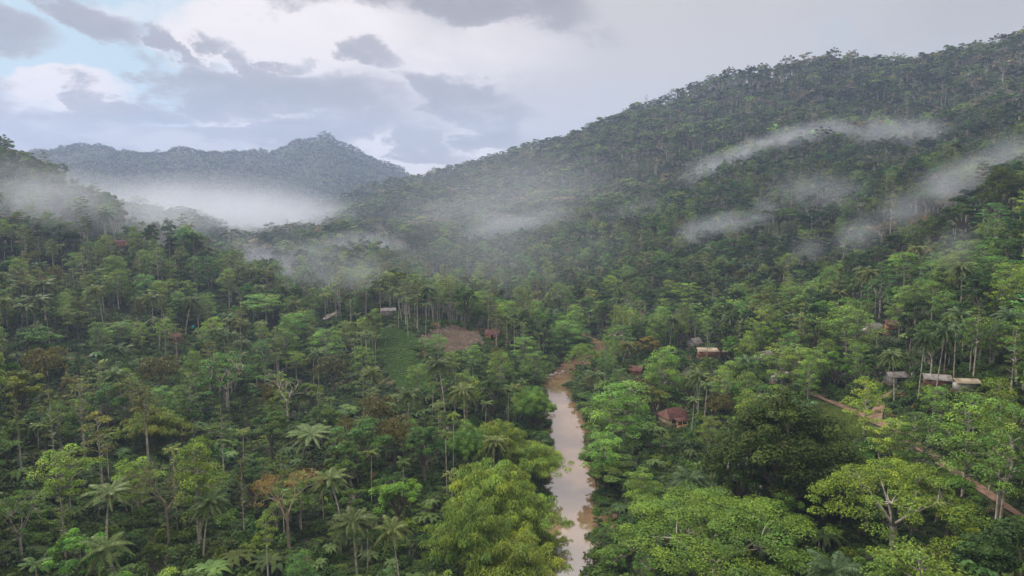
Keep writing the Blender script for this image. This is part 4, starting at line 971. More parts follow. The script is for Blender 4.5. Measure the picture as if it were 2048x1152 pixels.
hx = np.array([t['x'] for t in TREES]); hy = np.array([t['y'] for t in TREES]); hwid = np.array([t['w'] for t in TREES]); hh_ = np.array([t['h'] for t in TREES])
HB = []
for t in TREES:   # image boxes of the hero crowns, kept free in front
    p, q, F = project(t['x'], t['y'], t['z'] + t['h']); wpx = t['w'] * FPX / F
    cr = {'coconut_palm': .5, 'areca_palm': .45, 'banana_plant': .9, 'slender_tree': .85, 'bare_tree': .9, 'dry_tree': .8, 'layered_tree': .8, 'umbrella_tree': .6}.get(t['kind'], .55)
    HB.append((p - wpx * .36, q, p + wpx * .36, q + cr * t['h'] * FPX / F, t['D'] - 2, ))
HB = np.array(HB)
OP = np.array(OPEN)
path_pts = np.concatenate(PATHS)
def allowed(x, y, z, h, w, rad_river=1.5, strict=True):
    ok = river_dist(x, y) > rad_river
    ok &= (np.min((x[:, None] - path_pts[None, :, 0]) ** 2 + (y[:, None] - path_pts[None, :, 1]) ** 2, 1) > 9)
    for P in (FIELD1, FIELD2, CLEAR3, CLEAR4): ok &= ~inside(x, y, P)
    for _, _, xy, s in HOUSES: ok &= np.hypot(x - xy[0], y - xy[1]) > s * .6 + w * .2
    p, q, F = project(x, y, z + h); wp = w * FPX / F * .42; q2 = q + h * .6 * FPX / F; D = np.hypot(x, y)
    for B in (OP, HB) if strict else (OP,):
        for x0, y0, x1, y1, d in B:
            ok &= ~((p + wp > x0) & (p - wp < x1) & (q < y1) & (q2 > y0) & (D < d))
    if strict:
        for a, b, c, hq in zip(hx, hy, hwid, hh_):
            ok &= np.hypot(x - a, y - b) > (c * .28 + w * .22) * (1 if hq > 7 else .6)
    return ok

def fill(dmin, dmax, sp, seed, azl=R(43)):
    r = np.random.default_rng(seed); x, y = scatter(dmin, dmax, sp, azl, seed)
    z = H(x, y); D = np.hypot(x, y); px, py, F = project(x, y, z)
    n = len(x); u = r.random(n); kinds = np.full(n, 'broadleaf_tree', object)
    patch = fbm(x / 45, y / 45, 51, 2)
    left = (px < 1120) & (D < 420); right = ~left
    valley = D < 330
    for i in range(n):
        p_ = u[i]; pt = patch[i]
        if left[i]:
            tb = [('feathery_tree', .17 + .5 * max(0, pt - .5)), ('areca_palm', .13), ('coconut_palm', .07), ('slender_tree', .17), ('fishtail_palm', .035), ('bush', .10), ('banana_plant', .04), ('bare_tree', .01), ('layered_tree', .02)]
        elif valley[i]:
            tb = [('feathery_tree', .24 + .5 * max(0, pt - .5)), ('areca_palm', .05), ('coconut_palm', .05), ('slender_tree', .06), ('bush', .14), ('banana_plant', .05), ('bare_tree', .01), ('layered_tree', .03)]
        else:
            tb = [('feathery_tree', .09 + .35 * max(0, pt - .5)), ('slender_tree', .06), ('coconut_palm', .01), ('bare_tree', .02), ('dry_tree', .025), ('layered_tree', .02)]
        for k, q in tb:
            if p_ < q: kinds[i] = k; break
            p_ -= q
    HGT = {'broadleaf_tree': (8, 18), 'feathery_tree': (10, 19), 'areca_palm': (9, 14), 'coconut_palm': (10, 15), 'slender_tree': (14, 22), 'fishtail_palm': (11, 15), 'bush': (2.5, 4.5), 'banana_plant': (3.5, 5), 'bare_tree': (11, 17), 'dry_tree': (10, 15), 'layered_tree': (11, 16)}
    h = np.array([r.uniform(*HGT[k]) for k in kinds]); h = np.where((D > 330) & (h > 6), h * 1.1, h)
    w = np.array([h_ * LIB[k]['w'] / LIB[k]['h'] * r.uniform(.85, 1.25) for h_, k in zip(h, kinds)])
    w = np.where(kinds == 'broadleaf_tree', w * .92, np.where(kinds == 'feathery_tree', w * .88, w)); w = np.where(kinds == 'coconut_palm', 7.5 * r.uniform(.9, 1.1, n), w); w = np.where(kinds == 'areca_palm', 3.8 * r.uniform(.9, 1.1, n), w)
    ok = allowed(x, y, z, h, w) & seen(x, y, z, h)
    # nothing tall in front of the lens below the frame
    tp = project(x, y, z + h); ok &= (tp[1] < 1230) & (tp[0] > -160) & (tp[0] < 2210)
    for i in np.nonzero(ok)[0]:
        k = kinds[i]; f = (1, 1, 1)
        if k == 'broadleaf_tree':
            f = [(.9, .9, .9), (.5, .58, .6), (1.15, 1.1, .9), (.75, .95, 1.1), (1.3, 1.05, .95), (1.15, 1.5, 1.0), (.7, .68, .65)][r.choice(7, p=[.18, .26, .10, .12, .07, .12, .15])]
        if D[i] > 330: f = (f[0] * .95, f[1] * .92, f[2] * 1.05)  # leaves slightly bluer with distance: haze tone put into the colour
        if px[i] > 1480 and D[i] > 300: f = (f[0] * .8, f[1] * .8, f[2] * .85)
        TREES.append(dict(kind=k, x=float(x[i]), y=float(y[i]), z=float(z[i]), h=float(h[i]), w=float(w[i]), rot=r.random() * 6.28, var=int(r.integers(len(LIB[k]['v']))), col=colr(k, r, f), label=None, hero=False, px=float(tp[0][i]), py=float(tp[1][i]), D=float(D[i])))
fill(72, 330, 4.9, 11)
fill(330, 620, 6.6, 12)
def low_fill(dmin, dmax, sp, seed, banks=False):
    r = np.random.default_rng(seed); x, y = scatter(dmin, dmax, sp, R(43), seed); rd = river_dist(x, y)
    m = (rd > -1.6) & (rd < 3.0) if banks else rd > 2.0
    x, y = x[m], y[m]; n = len(x); z = np.maximum(H(x, y), -.1); h = r.uniform(2.5, 5.5, n) if not banks else r.uniform(1.4, 5.0, n) * (.5 + fbm(x / 9, y / 9, 91, 2)); w = h * r.uniform(1.0, 1.5, n)
    ok = allowed(x, y, z, h * .5, w, rad_river=-1.3, strict=False) if not banks else np.ones(n, bool)
    ok &= seen(x, y, z, h); tp = project(x, y, z + h); ok &= (tp[1] < 1200) & (tp[0] > -100) & (tp[0] < 2150)
    for i in np.nonzero(ok)[0]:
        k = 'bush' if r.random() < .9 or banks else 'banana_plant'
        TREES.append(dict(kind=k, x=float(x[i]), y=float(y[i]), z=float(z[i]), h=float(h[i]), w=float(w[i]), rot=r.random() * 6.28, var=int(r.integers(2)), col=colr(k, r, [(.8, .8, .8), (.5, .55, .55), (1.05, 1.1, .9)][r.integers(3)]), label=None, hero=False, px=float(tp[0][i]), py=float(tp[1][i]), D=float(D_) if (D_ := math.hypot(x[i], y[i])) else 0))
low_fill(70, 210, 4.2, 13)
low_fill(80, 330, 2.3, 14, True)

# which of them show: paint the crowns from near to far on a coarse picture
BW, BH = 1024, 576
own = np.full((BH, BW), -1, np.int32)
order = np.argsort([t['D'] for t in TREES])
yy, xx = np.mgrid[0:BH, 0:BW]
for i in order:
    t = TREES[i]; p, q, F = project(t['x'], t['y'], t['z'] + t['h']); s = FPX / F / 2
    frac = {'coconut_palm': .35, 'areca_palm': .2, 'slender_tree': .5, 'bush': 1, 'banana_plant': 1, 'bare_tree': .5}.get(t['kind'], .68)
    cx, cy_, rx, ry = p / 2, q / 2 + t['h'] * frac * s / 2, t['w'] * s * .48, t['h'] * frac * s * .5
    x0, x1, y0, y1 = max(0, int(cx - rx)), min(BW, int(cx + rx) + 2), max(0, int(cy_ - ry)), min(BH, int(cy_ + ry) + 2)
    t['vis'] = 0
    if x0 >= x1 or y0 >= y1: continue
    m = (((xx[y0:y1, x0:x1] - cx) / max(rx, .5)) ** 2 + ((yy[y0:y1, x0:x1] - cy_) / max(ry, .5)) ** 2 < 1) & (own[y0:y1, x0:x1] < 0)
    t['vis'] = int(m.sum()); own[y0:y1, x0:x1][m] = i
CAPN = 290
chosen = []; spare = []
for k in LIB:
    s = sorted([t for t in TREES if t['kind'] == k], key=lambda t: (not t['hero'], -t['vis']))
    for n_, t in enumerate(s):
        if t['hero'] or (n_ < CAPN and t['vis'] >= 4): chosen.append(t)
        elif t['vis'] >= 0: spare.append(t)

# labels of the unnamed trees: look, nearest landmark, order
LM = [(1345, 825, 'the cream and orange house'), (986, 668, 'the bright orange house'), (900, 690, 'the ploughed field'), (790, 720, 'the green crop rows'), (352, 678, 'the brick hut'), (1430, 706, 'the long tan shed'), (1527, 716, 'the white gabled house'),
      (1742, 662, 'the grey forest-edge roof'), (1872, 762, 'the weathered shed'), (1735, 800, 'the clearing lime tree'), (1950, 975, 'the dirt path'), (1580, 880, 'the giant dark tree'), (1430, 1080, 'the huge dome-shaped tree'), (1795, 1030, 'the open yellow-green tree'),
      (985, 1000, 'the big bamboo clump'), (1135, 900, 'the shining river reach'), (1115, 780, 'the brown river reach'), (1180, 683, 'the far river bend'), (450, 760, 'the tiered bright green tree'), (573, 800, 'the leafless pale tree'), (572, 1000, 'the dry twiggy tree'), (385, 960, 'the tall lime tree'),
      (125, 950, 'the lower-left tiered tree'), (205, 1040, 'the lower-left coconut palm'), (715, 1080, 'the leaning coconut palm'), (850, 890, 'the dense round tree'), (720, 870, 'the broad rounded tree'), (85, 720, 'the leftmost fishtail palm'), (665, 740, 'the ochre fishtail palm'), (60, 610, 'the left-edge pale palms'),
      (340, 610, 'the two hut palms'), (280, 450, 'the misty palm row'), (512, 520, 'the spreading misty crown'), (670, 628, 'the concrete road'), (776, 620, 'the white knoll house'), (1240, 840, 'the right-bank light tree'), (1940, 850, 'the curved-trunk tree'),
      (1705, 680, 'the tall pale green tree'), (1375, 590, 'the vivid lime tree'), (1815, 520, 'the high lime tree'), (2010, 370, 'the towering emergent tree'), (1560, 440, 'the near-ridge dark crown'), (1765, 460, 'the pale brown bare crown'), (1025, 500, 'the valley-mouth mist'), (1200, 470, 'the mid-slope forest'), (100, 470, 'the left-slope mist'), (860, 560, 'the central knoll'), (1450, 480, 'the mid-slope mist wisp')]
BASE = {'broadleaf_tree': 'broadleaf tree', 'feathery_tree': 'airy tree', 'areca_palm': 'slim areca palm', 'coconut_palm': 'coconut palm', 'slender_tree': 'slender pale-trunked tree', 'fishtail_palm': 'brown fishtail palm', 'bush': 'bush', 'banana_plant': 'banana plant', 'bare_tree': 'leafless tree', 'dry_tree': 'dry brown tree', 'layered_tree': 'tiered spreading tree', 'bamboo_clump': 'bamboo clump'}
def tone(t):
    r_, g_, b_, _ = t['col']
    if t['kind'] in ('areca_palm', 'coconut_palm', 'fishtail_palm', 'bare_tree', 'dry_tree', 'banana_plant'): return 'tall' if t['h'] > 12.5 else 'short'
    a = 'olive' if r_ / g_ > .78 else 'blue-green' if b_ / g_ > .40 else 'green'
    v = 'dark ' if g_ < .095 else 'light ' if g_ > .17 else 'mid '
    return (v + a) if not (v == 'mid ' and a != 'green') else a
from collections import defaultdict
bucket = defaultdict(list)
for t in chosen:
    if t['hero']: continue
    d = [(math.hypot(t['px'] - a, (t['py'] + 20 - b) * 1.3), a, b, n_) for a, b, n_ in LM]; _, a, b, n_ = min(d)
    dx, dy = t['px'] - a, t['py'] + 20 - b
    rel = ('right of' if dx > 0 else 'left of') if abs(dx) > abs(dy) * 1.3 else ('beyond' if dy < 0 else 'before')
    bucket[f"{tone(t)} {BASE[t['kind']]} {rel} {n_}"].append(t)
ORD = ['leftmost', 'second from left', 'third from left', 'fourth from left', 'fifth from left', 'sixth from left', 'seventh from left', 'eighth from left', 'ninth from left', 'tenth from left', 'eleventh from left', 'twelfth from left', 'thirteenth from left', 'fourteenth from left', 'fifteenth from left', 'sixteenth from left', 'seventeenth from left', 'eighteenth from left']
for lab, ts in bucket.items():
    ts.sort(key=lambda t: t['px'])
    for i, t in enumerate(ts): t['label'] = lab if len(ts) == 1 else (lab + ', ' + (ORD[i] if i < len(ORD) else 'rightmost' if i == len(ts) - 1 else 'far right'))

for t in chosen:
    lb = LIB[t['kind']]; tm, cm = lb['v'][t['var']]
    e = empty(t['kind'], (t['x'], t['y'], t['z']), t['rot'], t['label'], CAT[t['kind']], GRP[t['kind']])
    sz = t['h'] / lb['h']; sw = t['w'] / lb['w']
    e.scale = (sw, sw, sz)
    for nm, me in (('trunk', tm), ('crown', cm)):
        if me is None: continue
        o = bpy.data.objects.new(nm, me); COL.objects.link(o); o.parent = e; o.color = t['col']

# ------------------------------------------------------------------ scattered masses: one geometry-nodes object each
def mass(name, protos, x, y, z, var, rot, scl, col, label, cat):
    pc = bpy.data.collections.new(name + ' kinds')
    for i, me in enumerate(protos):
        o = bpy.data.objects.new(f'{name} kind {i:02d}', me); pc.objects.link(o)
    me = bpy.data.meshes.new(name); n = len(x)
    me.vertices.add(n); me.vertices.foreach_set('co', np.stack([x, y, z], 1).astype(np.float32).ravel())
    a = me.attributes.new('var', 'INT', 'POINT'); a.data.foreach_set('value', np.asarray(var, np.int32))
    a = me.attributes.new('rot', 'FLOAT_VECTOR', 'POINT'); a.data.foreach_set('vector', np.asarray(rot, np.float32).ravel())
    a = me.attributes.new('scl', 'FLOAT_VECTOR', 'POINT'); a.data.foreach_set('vector', np.asarray(scl, np.float32).ravel())
    a = me.attributes.new('tcol', 'FLOAT_COLOR', 'POINT'); a.data.foreach_set('color', np.asarray(col, np.float32).ravel())
    o = bpy.data.objects.new(name, me); COL.objects.link(o)
    ng = bpy.data.node_groups.new(name, 'GeometryNodeTree')
    ng.interface.new_socket('Geometry', in_out='INPUT', socket_type='NodeSocketGeometry'); ng.interface.new_socket('Geometry', in_out='OUTPUT', socket_type='NodeSocketGeometry')
    gi = ng.nodes.new('NodeGroupInput'); go = ng.nodes.new('NodeGroupOutput'); ip = ng.nodes.new('GeometryNodeInstanceOnPoints'); ci = ng.nodes.new('GeometryNodeCollectionInfo')
    ci.inputs[0].default_value = pc; ci.inputs['Separate Children'].default_value = True; ci.inputs['Reset Children'].default_value = True
    ip.inputs['Pick Instance'].default_value = True
    def attr(nm, ty):
        q = ng.nodes.new('GeometryNodeInputNamedAttribute'); q.data_type = ty; q.inputs[0].default_value = nm; return q.outputs[0]
    ng.links.new(gi.outputs[0], ip.inputs['Points']); ng.links.new(ci.outputs[0], ip.inputs['Instance'])
    ng.links.new(attr('var', 'INT'), ip.inputs['Instance Index']); ng.links.new(attr('rot', 'FLOAT_VECTOR'), ip.inputs['Rotation']); ng.links.new(attr('scl', 'FLOAT_VECTOR'), ip.inputs['Scale'])
    ng.links.new(ip.outputs[0], go.inputs[0])
    md = o.modifiers.new('scatter', 'NODES'); md.node_group = ng
    o['kind'] = 'stuff'; o['label'] = label; o['category'] = cat
    return o
def merged(TK, name, bark=BARK_PALE, leafm=LEAF_FAR):
    T, K = TK; g = Geo()
    for V, F, M, t_ in zip(T.V, T.F, T.M, T.T): g.V.append(V); g.F.append(F + g.n - 0); g.M.append(np.full(len(F), 1)); g.T.append(t_)
    g.n = T.n
    for V, F, M, t_ in zip(K.V, K.F, K.M, K.T): g.V.append(V); g.F.append(F + g.n); g.M.append(M); g.T.append(t_)
    me = g.mesh(name, [leafm, bark]); return me
# leftover mid-distance trees (beyond the 290 of a kind that show largest), grouped as forest
PROTO = {}
plist = []
for k in ('broadleaf_tree', 'feathery_tree', 'areca_palm', 'coconut_palm', 'slender_tree', 'fishtail_palm', 'bush', 'banana_plant', 'bare_tree', 'dry_tree', 'layered_tree'): pass
mb = [merged(broadleaf(2000 + s, 18, 12, 35, 42, .85, c, gaps=.05, lob=6), 'forest tree') for s, c in enumerate((.62, .7, .55, .66))]
mf = [merged(feathery(2010 + s, 18, 9, 1 + s % 2, 24, 34, .75, .4), 'forest light tree') for s in range(2)]
ms = [merged(slender(2020, tufts=12, leaves=40), 'forest slender tree')]
mp = [merged(palm(2030, fr=16), 'forest palm')]
mw = [merged(bare(2040), 'forest bare tree'), merged(bare(2041, twigs=8), 'forest dry tree', BARK_DRY)]
# lower detail for the far hills
lo = [merged(broadleaf(2100 + s, 18, 13, 15, 24, 1.6, c, lob=5), 'far tree') for s, c in enumerate((.66, .6, .75))]
ls = [merged(slender(2110, tufts=8, leaves=14), 'far emergent tree')]
um = [merged(umbrella(2120, 20, 17, 22, 16, 1.6, thick=.3), 'far flat-topped tree')]
PR = mb + mf + ms + mp + mw + lo + ls + um
IX = dict(b=[0, 1, 2, 3], f=[4, 5], s=[6], p=[7], w=[8, 9], lo=[10, 11, 12], ls=[13], um=[14])
REFH = {0: (18, 12), 1: (18, 12), 2: (18, 12), 3: (18, 12), 4: (18, 9), 5: (18, 9), 6: (20, 6), 7: (16, 9), 8: (18, 10), 9: (18, 10), 10: (18, 13), 11: (18, 13), 12: (18, 13), 13: (20, 6), 14: (20, 17)}
rows = []
r = np.random.default_rng(77)
KM = {'broadleaf_tree': 'b', 'giant_tree': 'b', 'feathery_tree': 'f', 'layered_tree': 'f', 'slender_tree': 's', 'coconut_palm': 'p', 'areca_palm': 's', 'fishtail_palm': 'p', 'bare_tree': 'w', 'dry_tree': 'w', 'bush': 'b', 'banana_plant': 'b', 'umbrella_tree': 'f', 'bamboo_clump': 'b'}
for t in spare:
    v = int(r.choice(IX[KM[t['kind']]])); rh, rw = REFH[v]
    rows.append((t['x'], t['y'], t['z'], v, t['rot'], t['w'] / rw, t['h'] / rh, *t['col'][:3]))
def far_fill(dmin, dmax, sp, seed, low):
    r = np.random.default_rng(seed); x, y = scatter(dmin, dmax, sp, R(56), seed); z = H(x, y)
    h = r.uniform(9, 22, len(x)) * (.8 + .4 * fbm(x / 40, y / 40, 63, 2)); m = seen(x, y, z, h); x, y, z, h = x[m], y[m], z[m], h[m]
    pt = fbm(x / 120, y / 120, 61, 3); p2 = fbm(x / 300, y / 300, 71, 3)
    D = np.hypot(x, y)
    for i in range(len(x)):
        u = r.random()
        if low: k = 'lo' if u < .86 else 'ls' if u < .93 else 'um'
        else: k = 'b' if u < .74 else 'f' if u < .82 else 's' if u < .92 else 'w' if u < .96 else 'um'
        v = int(r.choice(IX[k])); rh, rw = REFH[v]
        c = np.array(COLR['broadleaf_tree']) * math.exp(r.normal(-.12, .5)) * (.75 + .5 * p2[i]) * (np.array([.88, .86, 1.15]) if D[i] < 1600 else np.array([.28, .38, .70]))  # same forest, bluer and darker by distance: haze tone painted into leaf colour
        q = r.random()
        if k in ('f',) or q < .10 + .25 * max(0, pt[i] - .5): c = np.array([.13, .19, .06]) * r.uniform(.8, 1.2)
        elif q > .93: c = np.array([.20, .17, .11]) * r.uniform(.8, 1.2)
        if D[i] > 1600: h[i] *= .8
        elif r.random() < .05: h[i] *= 1.15
        hh2 = h[i] * (1.25 if k in ('s', 'ls', 'um') else 1.0); ww = (h[i] * r.uniform(.62, .95)) if k not in ('s', 'ls') else h[i] * .42
        if k == 'um': ww = h[i] * .85
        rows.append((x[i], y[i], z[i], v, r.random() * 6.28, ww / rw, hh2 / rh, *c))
far_fill(620, 1000, 7.6, 91, False)
far_fill(1000, 1650, 9.5, 92, True)
far_fill(1650, 2600, 10.5, 93, True)
# forest that goes on beyond both sides of the view
def side_fill(dmin, dmax, sp, seed):
    r = np.random.default_rng(seed); x, y = scatter(dmin, dmax, sp, R(58), seed); m = (np.abs(np.arctan2(x, y)) > R(41)) & (river_dist(x, y) > 2)
    x, y = x[m], y[m]; z = H(x, y); tp = project(x, y, z + 12); m = (tp[0] < -160) | (tp[0] > 2210); x, y, z = x[m], y[m], z[m]
    for i in range(len(x)):
        k = 'b' if (u := r.random()) < .7 else 'f' if u < .87 else 's'; v = int(r.choice(IX[k])); rh, rw = REFH[v]; h_ = r.uniform(9, 17)
        c = np.array(COLR['feathery_tree' if k == 'f' else 'broadleaf_tree']) * r.uniform(.6, 1.2)
        rows.append((x[i], y[i], z[i], v, r.random() * 6.28, h_ * (.62 if k != 's' else .35) / rw, h_ / rh, *c))
side_fill(60, 330, 5.2, 95); side_fill(330, 620, 6.8, 96)
RW = np.array(rows)
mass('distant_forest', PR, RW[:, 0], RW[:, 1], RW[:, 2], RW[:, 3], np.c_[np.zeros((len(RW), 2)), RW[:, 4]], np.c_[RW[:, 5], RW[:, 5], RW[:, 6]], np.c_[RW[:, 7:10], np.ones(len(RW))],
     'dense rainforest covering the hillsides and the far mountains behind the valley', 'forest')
# undergrowth
def gshrub(seed, s=.4, n=40, h=1.5, w=2.6):
    r = np.random.default_rng(seed); K = Geo(); d = rdir(7, r); d[:, 2] = np.abs(d[:, 2]); C = d * np.array([w * .34, w * .34, h * .5])
    clump_leaves(K, C, w * r.uniform(.16, .28, 7), n, r, s); return K.mesh('undergrowth', [LEAF_FAR])
def gfern(seed):
    r = np.random.default_rng(seed); K = Geo()
    for k in range(9): frond(K, np.zeros(3), k * 2.4, 1.5, 1.1, 1.0, 9, .5, .2, r, .3, (.5, .5), .02)
    return K.mesh('undergrowth', [LEAF_FAR])
x1, y1 = scatter(50, 220, 1.75, R(56), 201); x2, y2 = scatter(220, 420, 2.9, R(54), 202)
x, y = np.concatenate([x1, x2]), np.concatenate([y1, y2])
big = np.concatenate([np.ones(len(x1)), np.full(len(x2), 1.7)])
m = (river_dist(x, y) > 0.3) & (np.array([True] * len(x)))
for q in PATHS: 
    for a in range(0, len(x), 20000):
        s = slice(a, a + 20000); m[s] &= np.min((x[s, None] - q[None, ::2, 0]) ** 2 + (y[s, None] - q[None, ::2, 1]) ** 2, 1) > 4.5
for P in (FIELD1, FIELD2, CLEAR3): m &= ~inside(x, y, P)
for _, _, xy, s in HOUSES: m &= np.hypot(x - xy[0], y - xy[1]) > s * .62
x, y, big = x[m], y[m], big[m]; z = H(x, y); m = seen(x, y, z, 3); x, y, z, big = x[m], y[m], z[m], big[m]
n = len(x); pt = fbm(x / 14, y / 14, 81, 3); r = np.random.default_rng(88)
sc = (.55 + 1.5 * np.clip(pt - .3, 0, 1)) * r.uniform(.7, 1.3, n) * big
base = np.where((fbm(x / 20, y / 20, 83, 2) > .5)[:, None], np.array([[.046, .080, .019]]), np.array([[.030, .050, .014]])) * r.uniform(.7, 1.35, (n, 1))
dry = r.random(n) < .05; base[dry] = np.array([.13, .10, .05])
mass('undergrowth', [gshrub(1), gshrub(2), gshrub(3), gfern(4)], x, y, z - .1, r.choice(4, n, p=[.3, .28, .27, .15]), np.c_[r.normal(0, .1, (n, 2)), r.random(n) * 6.28], np.c_[sc, sc, sc * r.uniform(.8, 1.3, n)], np.c_[base, np.ones(n)],
     'tangled green undergrowth covering the ground between the trees', 'undergrowth')
# crop rows and grass in the clearings
def rows_in(P, row, step, dirv, seed):
    r = np.random.default_rng(seed); d = np.array(dirv) / np.linalg.norm(dirv); e = np.array([-d[1], d[0]]); c = P.mean(0); ext = np.abs(P - c).max() * 1.6
    u, v = np.meshgrid(np.arange(-ext, ext, row), np.arange(-ext, ext, step)); u = u.ravel() + r.normal(0, .08, u.size); v = v.ravel()
    u = u + (fbm(v / 7 + 50, u / 11 + 50, 5) - .5) * 2.0
    xy = c + u[:, None] * d + v[:, None] * e; m = inside(xy[:, 0], xy[:, 1], P); return xy[m, 0], xy[m, 1]
x, y = rows_in(FIELD2, 1.7, .55, (.45, .9), 5); n = len(x); sc = r.uniform(.32, .55, n)
mass('crop_rows', [gshrub(11, .5, 26)], x, y, H(x, y), np.zeros(n), np.c_[np.zeros((n, 2)), r.random(n) * 6.28], np.c_[sc, sc, sc], np.c_[np.array([[.085, .165, .04]]) * r.uniform(.8, 1.2, (n, 1)), np.ones(n)], 'rows of low green crops on the slope left of the ploughed field', 'crops')
def ggrass(seed):
    r = np.random.default_rng(seed); K = Geo(); m = 60; C = np.c_[r.normal(0, .5, (m, 2)), r.uniform(.1, .35, m)]
    add_leaves(K, C, unit(rdir(m, r) * [1, 1, .3]), r.uniform(.4, .9, m), .09, r, np.clip(r.normal(.5, .2, (m, 2)), 0, 1), 0, .8); return K.mesh('grass', [LEAF_FAR])
gx_, gy_ = [], []
for P in (CLEAR3, CLEAR4):
    a0, b0 = P.min(0); a1, b1 = P.max(0); q = r.uniform(0, 1, (int((a1 - a0) * (b1 - b0) * 1.6), 2)) * [a1 - a0, b1 - b0] + [a0, b0]; m = inside(q[:, 0], q[:, 1], P); gx_.append(q[m, 0]); gy_.append(q[m, 1])
x, y = np.concatenate(gx_), np.concatenate(gy_)
m = np.min((x[:, None] - path_pts[None, :, 0]) ** 2 + (y[:, None] - path_pts[None, :, 1]) ** 2, 1) > 3.0; x, y = x[m], y[m]; n = len(x)
mass('grass', [ggrass(1), ggrass(2)], x, y, H(x, y), r.choice(2, n), np.c_[np.zeros((n, 2)), r.random(n) * 6.28], np.ones((n, 3)) * r.uniform(.8, 1.3, (n, 1)), np.c_[np.array([[.14, .19, .05]]) * r.uniform(.8, 1.2, (n, 1)), np.ones(n)], 'bright grass in the clearings beside the path', 'grass')

# ------------------------------------------------------------------ air: haze box and banks of mist
def box_mesh(x0, x1, y0, y1, z0, z1):
    g = Geo(); add_box(g, ((x0 + x1) / 2, (y0 + y1) / 2, (z0 + z1) / 2), (x1 - x0, y1 - y0, z1 - z0)); return g
HZ = 0.00023
m, t, o_ = new_mat('haze'); pv = N(t, 'ShaderNodeVolumePrincipled'); pv.inputs['Color'].default_value = (0.53, 0.66, 0.96, 1); pv.inputs['Density'].default_value = HZ; pv.inputs['Anisotropy'].default_value = 0.2
L(t, pv.outputs[0], o_.inputs['Volume'])
hz = bpy.data.objects.new('haze', box_mesh(-4700, 4700, -4700, 4700, -16, 560).mesh('haze', [m])); COL.objects.link(hz); hz['kind'] = 'stuff'; hz['label'] = 'thin bluish air haze over the whole valley'; hz['category'] = 'haze'
def mist(px0, py0, d0, px1, py1, d1, thick, depth, dens, label, nscale=1.0, thr=0.42, soft=0.3, stretch=2.5, lift=20):
    """a bank of mist between two points of the slope, as an ellipsoid of drifting vapour"""
    if d0 is None:
        a = np.array(hit(px0, py0, lift, 200)); b = np.array(hit(px1, py1, lift, 200)); a[2] = H1(a[0], a[1]) + lift; b[2] = H1(b[0], b[1]) + lift
    else: a = ray(px0, py0) * d0; b = ray(px1, py1) * d1; a[2] += CAMH; b[2] += CAMH
    c = (a + b) / 2; v = b - a; ln = np.linalg.norm(v)
    m, t, o_ = new_mat('mist'); tcn = N(t, 'ShaderNodeTexCoord'); ln_ = N(t, 'ShaderNodeVectorMath', operation='LENGTH'); L(t, tcn.outputs['Object'], ln_.inputs[0])
    fall = maprange(t, ln_.outputs['Value'], 0.0, 1.0, 1.0, 0.0)
    mp_ = N(t, 'ShaderNodeMapping'); k = 1.0 / 45.0 * nscale
    mp_.inputs['Scale'].default_value = (k / stretch, k, k * 1.3); gp_ = N(t, 'ShaderNodeNewGeometry')
    L(t, gp_.outputs['Position'], mp_.inputs[0]); nz = N(t, 'ShaderNodeTexNoise'); nz.inputs['Scale'].default_value = 1.0; nz.inputs['Detail'].default_value = 4; nz.inputs['Roughness'].default_value = .6; nz.inputs['Distortion'].default_value = .8
    L(t, mp_.outputs[0], nz.inputs['Vector'])
    e = mathn(t, 'ADD', nz.outputs['Fac'], mathn(t, 'MULTIPLY', fall, 0.10))
    dn = mathn(t, 'MULTIPLY', mathn(t, 'MULTIPLY', maprange(t, e, thr, thr + soft), fall), dens)
    pv = N(t, 'ShaderNodeVolumePrincipled'); pv.inputs['Color'].default_value = (0.86, 0.90, 1.0, 1); pv.inputs['Anisotropy'].default_value = 0.1
    L(t, dn, pv.inputs['Density']); L(t, pv.outputs[0], o_.inputs['Volume'])
    g = Geo(); nu, nv = 20, 12
    th = np.linspace(0, 2 * math.pi, nu, endpoint=False); ph = np.linspace(0.01, math.pi - .01, nv)
    V = np.array([[math.cos(p), math.sin(p) * math.cos(q), math.sin(p) * math.sin(q)] for p in ph for q in th]) * 1.03
    F = [[i * nu + j, (i + 1) * nu + j, (i + 1) * nu + (j + 1) % nu, i * nu + (j + 1) % nu] for i in range(nv - 1) for j in range(nu)]
    g.add(V, F); g.add(V[:nu], [list(range(nu))]); g.add(V[-nu:], [list(range(nu))[::-1]])
    o = bpy.data.objects.new('mist', g.mesh('mist', [m])); COL.objects.link(o)
    o.location = c; o.rotation_euler = Vector(v).to_track_quat('X', 'Z').to_euler(); o.scale = (ln / 2, depth / 2, thick / 2)
    o['kind'] = 'stuff'; o['label'] = label; o['category'] = 'mist'
    return o
N_ = None
N_ = None
mist(0, 415, 850, 680, 440, 1000, 120, 520, .0085, 'thick white mist lying in the valley behind the left ridge', .4, .32, .25, 1.6)
mist(120, 345, 1150, 760, 370, 1400, 130, 400, .0006, 'thinner mist against the foot of the peak', .6, .44, .2, 2)
mist(-150, 400, 390, 260, 430, 440, 70, 100, .022, 'grey mist veiling the left hillside', 1.1, .38, .25, 1.6)
mist(150, 455, 385, 430, 455, 430, 44, 70, .018, 'faint mist drifting through the palm row', 1.3, .40, .25, 1.6)
mist(430, 490, 480, 700, 550, 540, 60, 150, .012, 'mist spilling over the saddle of the left ridge', 1.2, .42, .2, 1.8)
def streak(pts, thick, depth, dens, label, ns=1.8, thr=.40, lift=17):
    for i, ((a0, b0), (a1, b1)) in enumerate(zip(pts[:-1], pts[1:])):
        ex, ey = (a1 - a0) * .45, (b1 - b0) * .45
        mist(a0 - ex, b0 - ey, N_, a1 + ex, b1 + ey, N_, thick, depth, dens, label[i] if isinstance(label, list) else label, ns, thr, .2, 2.0, lift)
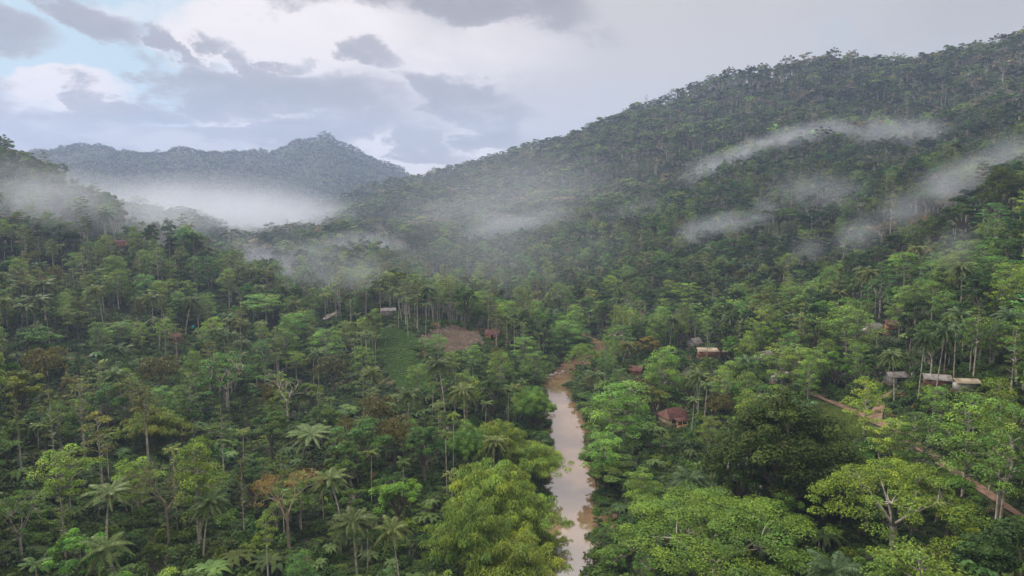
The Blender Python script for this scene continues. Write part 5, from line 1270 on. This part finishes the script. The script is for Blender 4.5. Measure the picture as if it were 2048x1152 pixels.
streak([(1370, 358), (1450, 325), (1540, 292), (1630, 268), (1710, 262)], 34, 44, .028, ['lower left tail of the long mist streak on the right mountainside', 'lower middle of the long mist streak', 'upper middle of the long mist streak', 'bright upper end of the long mist streak'])
streak([(1710, 262), (1800, 268), (1890, 275)], 36, 44, .016, ['faint mist past the long streak', 'fading right tip of the long mist streak'])
streak([(1690, 490), (1770, 445), (1850, 405)], 26, 34, .028, ['lower end of the white wisp behind the near right ridge', 'middle of the white wisp behind the near right ridge'])
streak([(1850, 400), (1950, 350), (2060, 300)], 30, 40, .026, ['mist rising past the pale brown crown', 'mist rising behind the towering emergent tree'])
streak([(1350, 482), (1430, 452), (1500, 442), (1550, 412)], 26, 34, .022, ['left shred of the mid-slope mist wisp', 'middle shred of the mid-slope mist wisp', 'right shred of the mid-slope mist wisp'])
streak([(920, 470), (1030, 447), (1130, 430)], 28, 50, .014, ['left half of the thin low wisp on the slope', 'right half of the thin low wisp on the slope'])
streak([(1230, 432), (1330, 405)], 26, 40, .012, 'short pale wisp left of the mid-slope shreds')
streak([(1560, 385), (1640, 385), (1720, 400)], 36, 50, .0055, ['faint veil below the long mist streak', 'faint veil above the near right ridge'])
streak([(1590, 512), (1650, 488)], 20, 30, .010, 'tiny wisp by the dark ridge crown')
streak([(1890, 520), (1965, 478)], 22, 30, .013, 'small wisp at the right edge of the slope')
streak([(640, 505), (730, 490), (800, 500)], 34, 60, .013, ['soft puff at the foot of the long right slope', 'thin puff right of the soft one in the valley'])
streak([(590, 540), (680, 560), (760, 545)], 30, 50, .010, ['mist shreds on the saddle of the left ridge', 'mist shreds over the valley floor'])
mist(380, 440, 900, 720, 440, 1050, 90, 400, .006, 'right part of the valley mist below the peak', .7, .36, .25, 1.6)
mist(600, 520, N_, 1280, 470, N_, 80, 160, .0035, 'thin haze over the foot of the long slope', .9, .34, .3, 2, 24)
mist(650, 450, N_, 1420, 330, N_, 110, 220, .0032, 'soft bluish veil on the middle of the right mountain', .9, .36, .3, 2, 24)
print('trees', len(TREES), 'chosen', len(chosen), 'spare', len(spare), 'rows', len(RW), 'undergrowth', n)
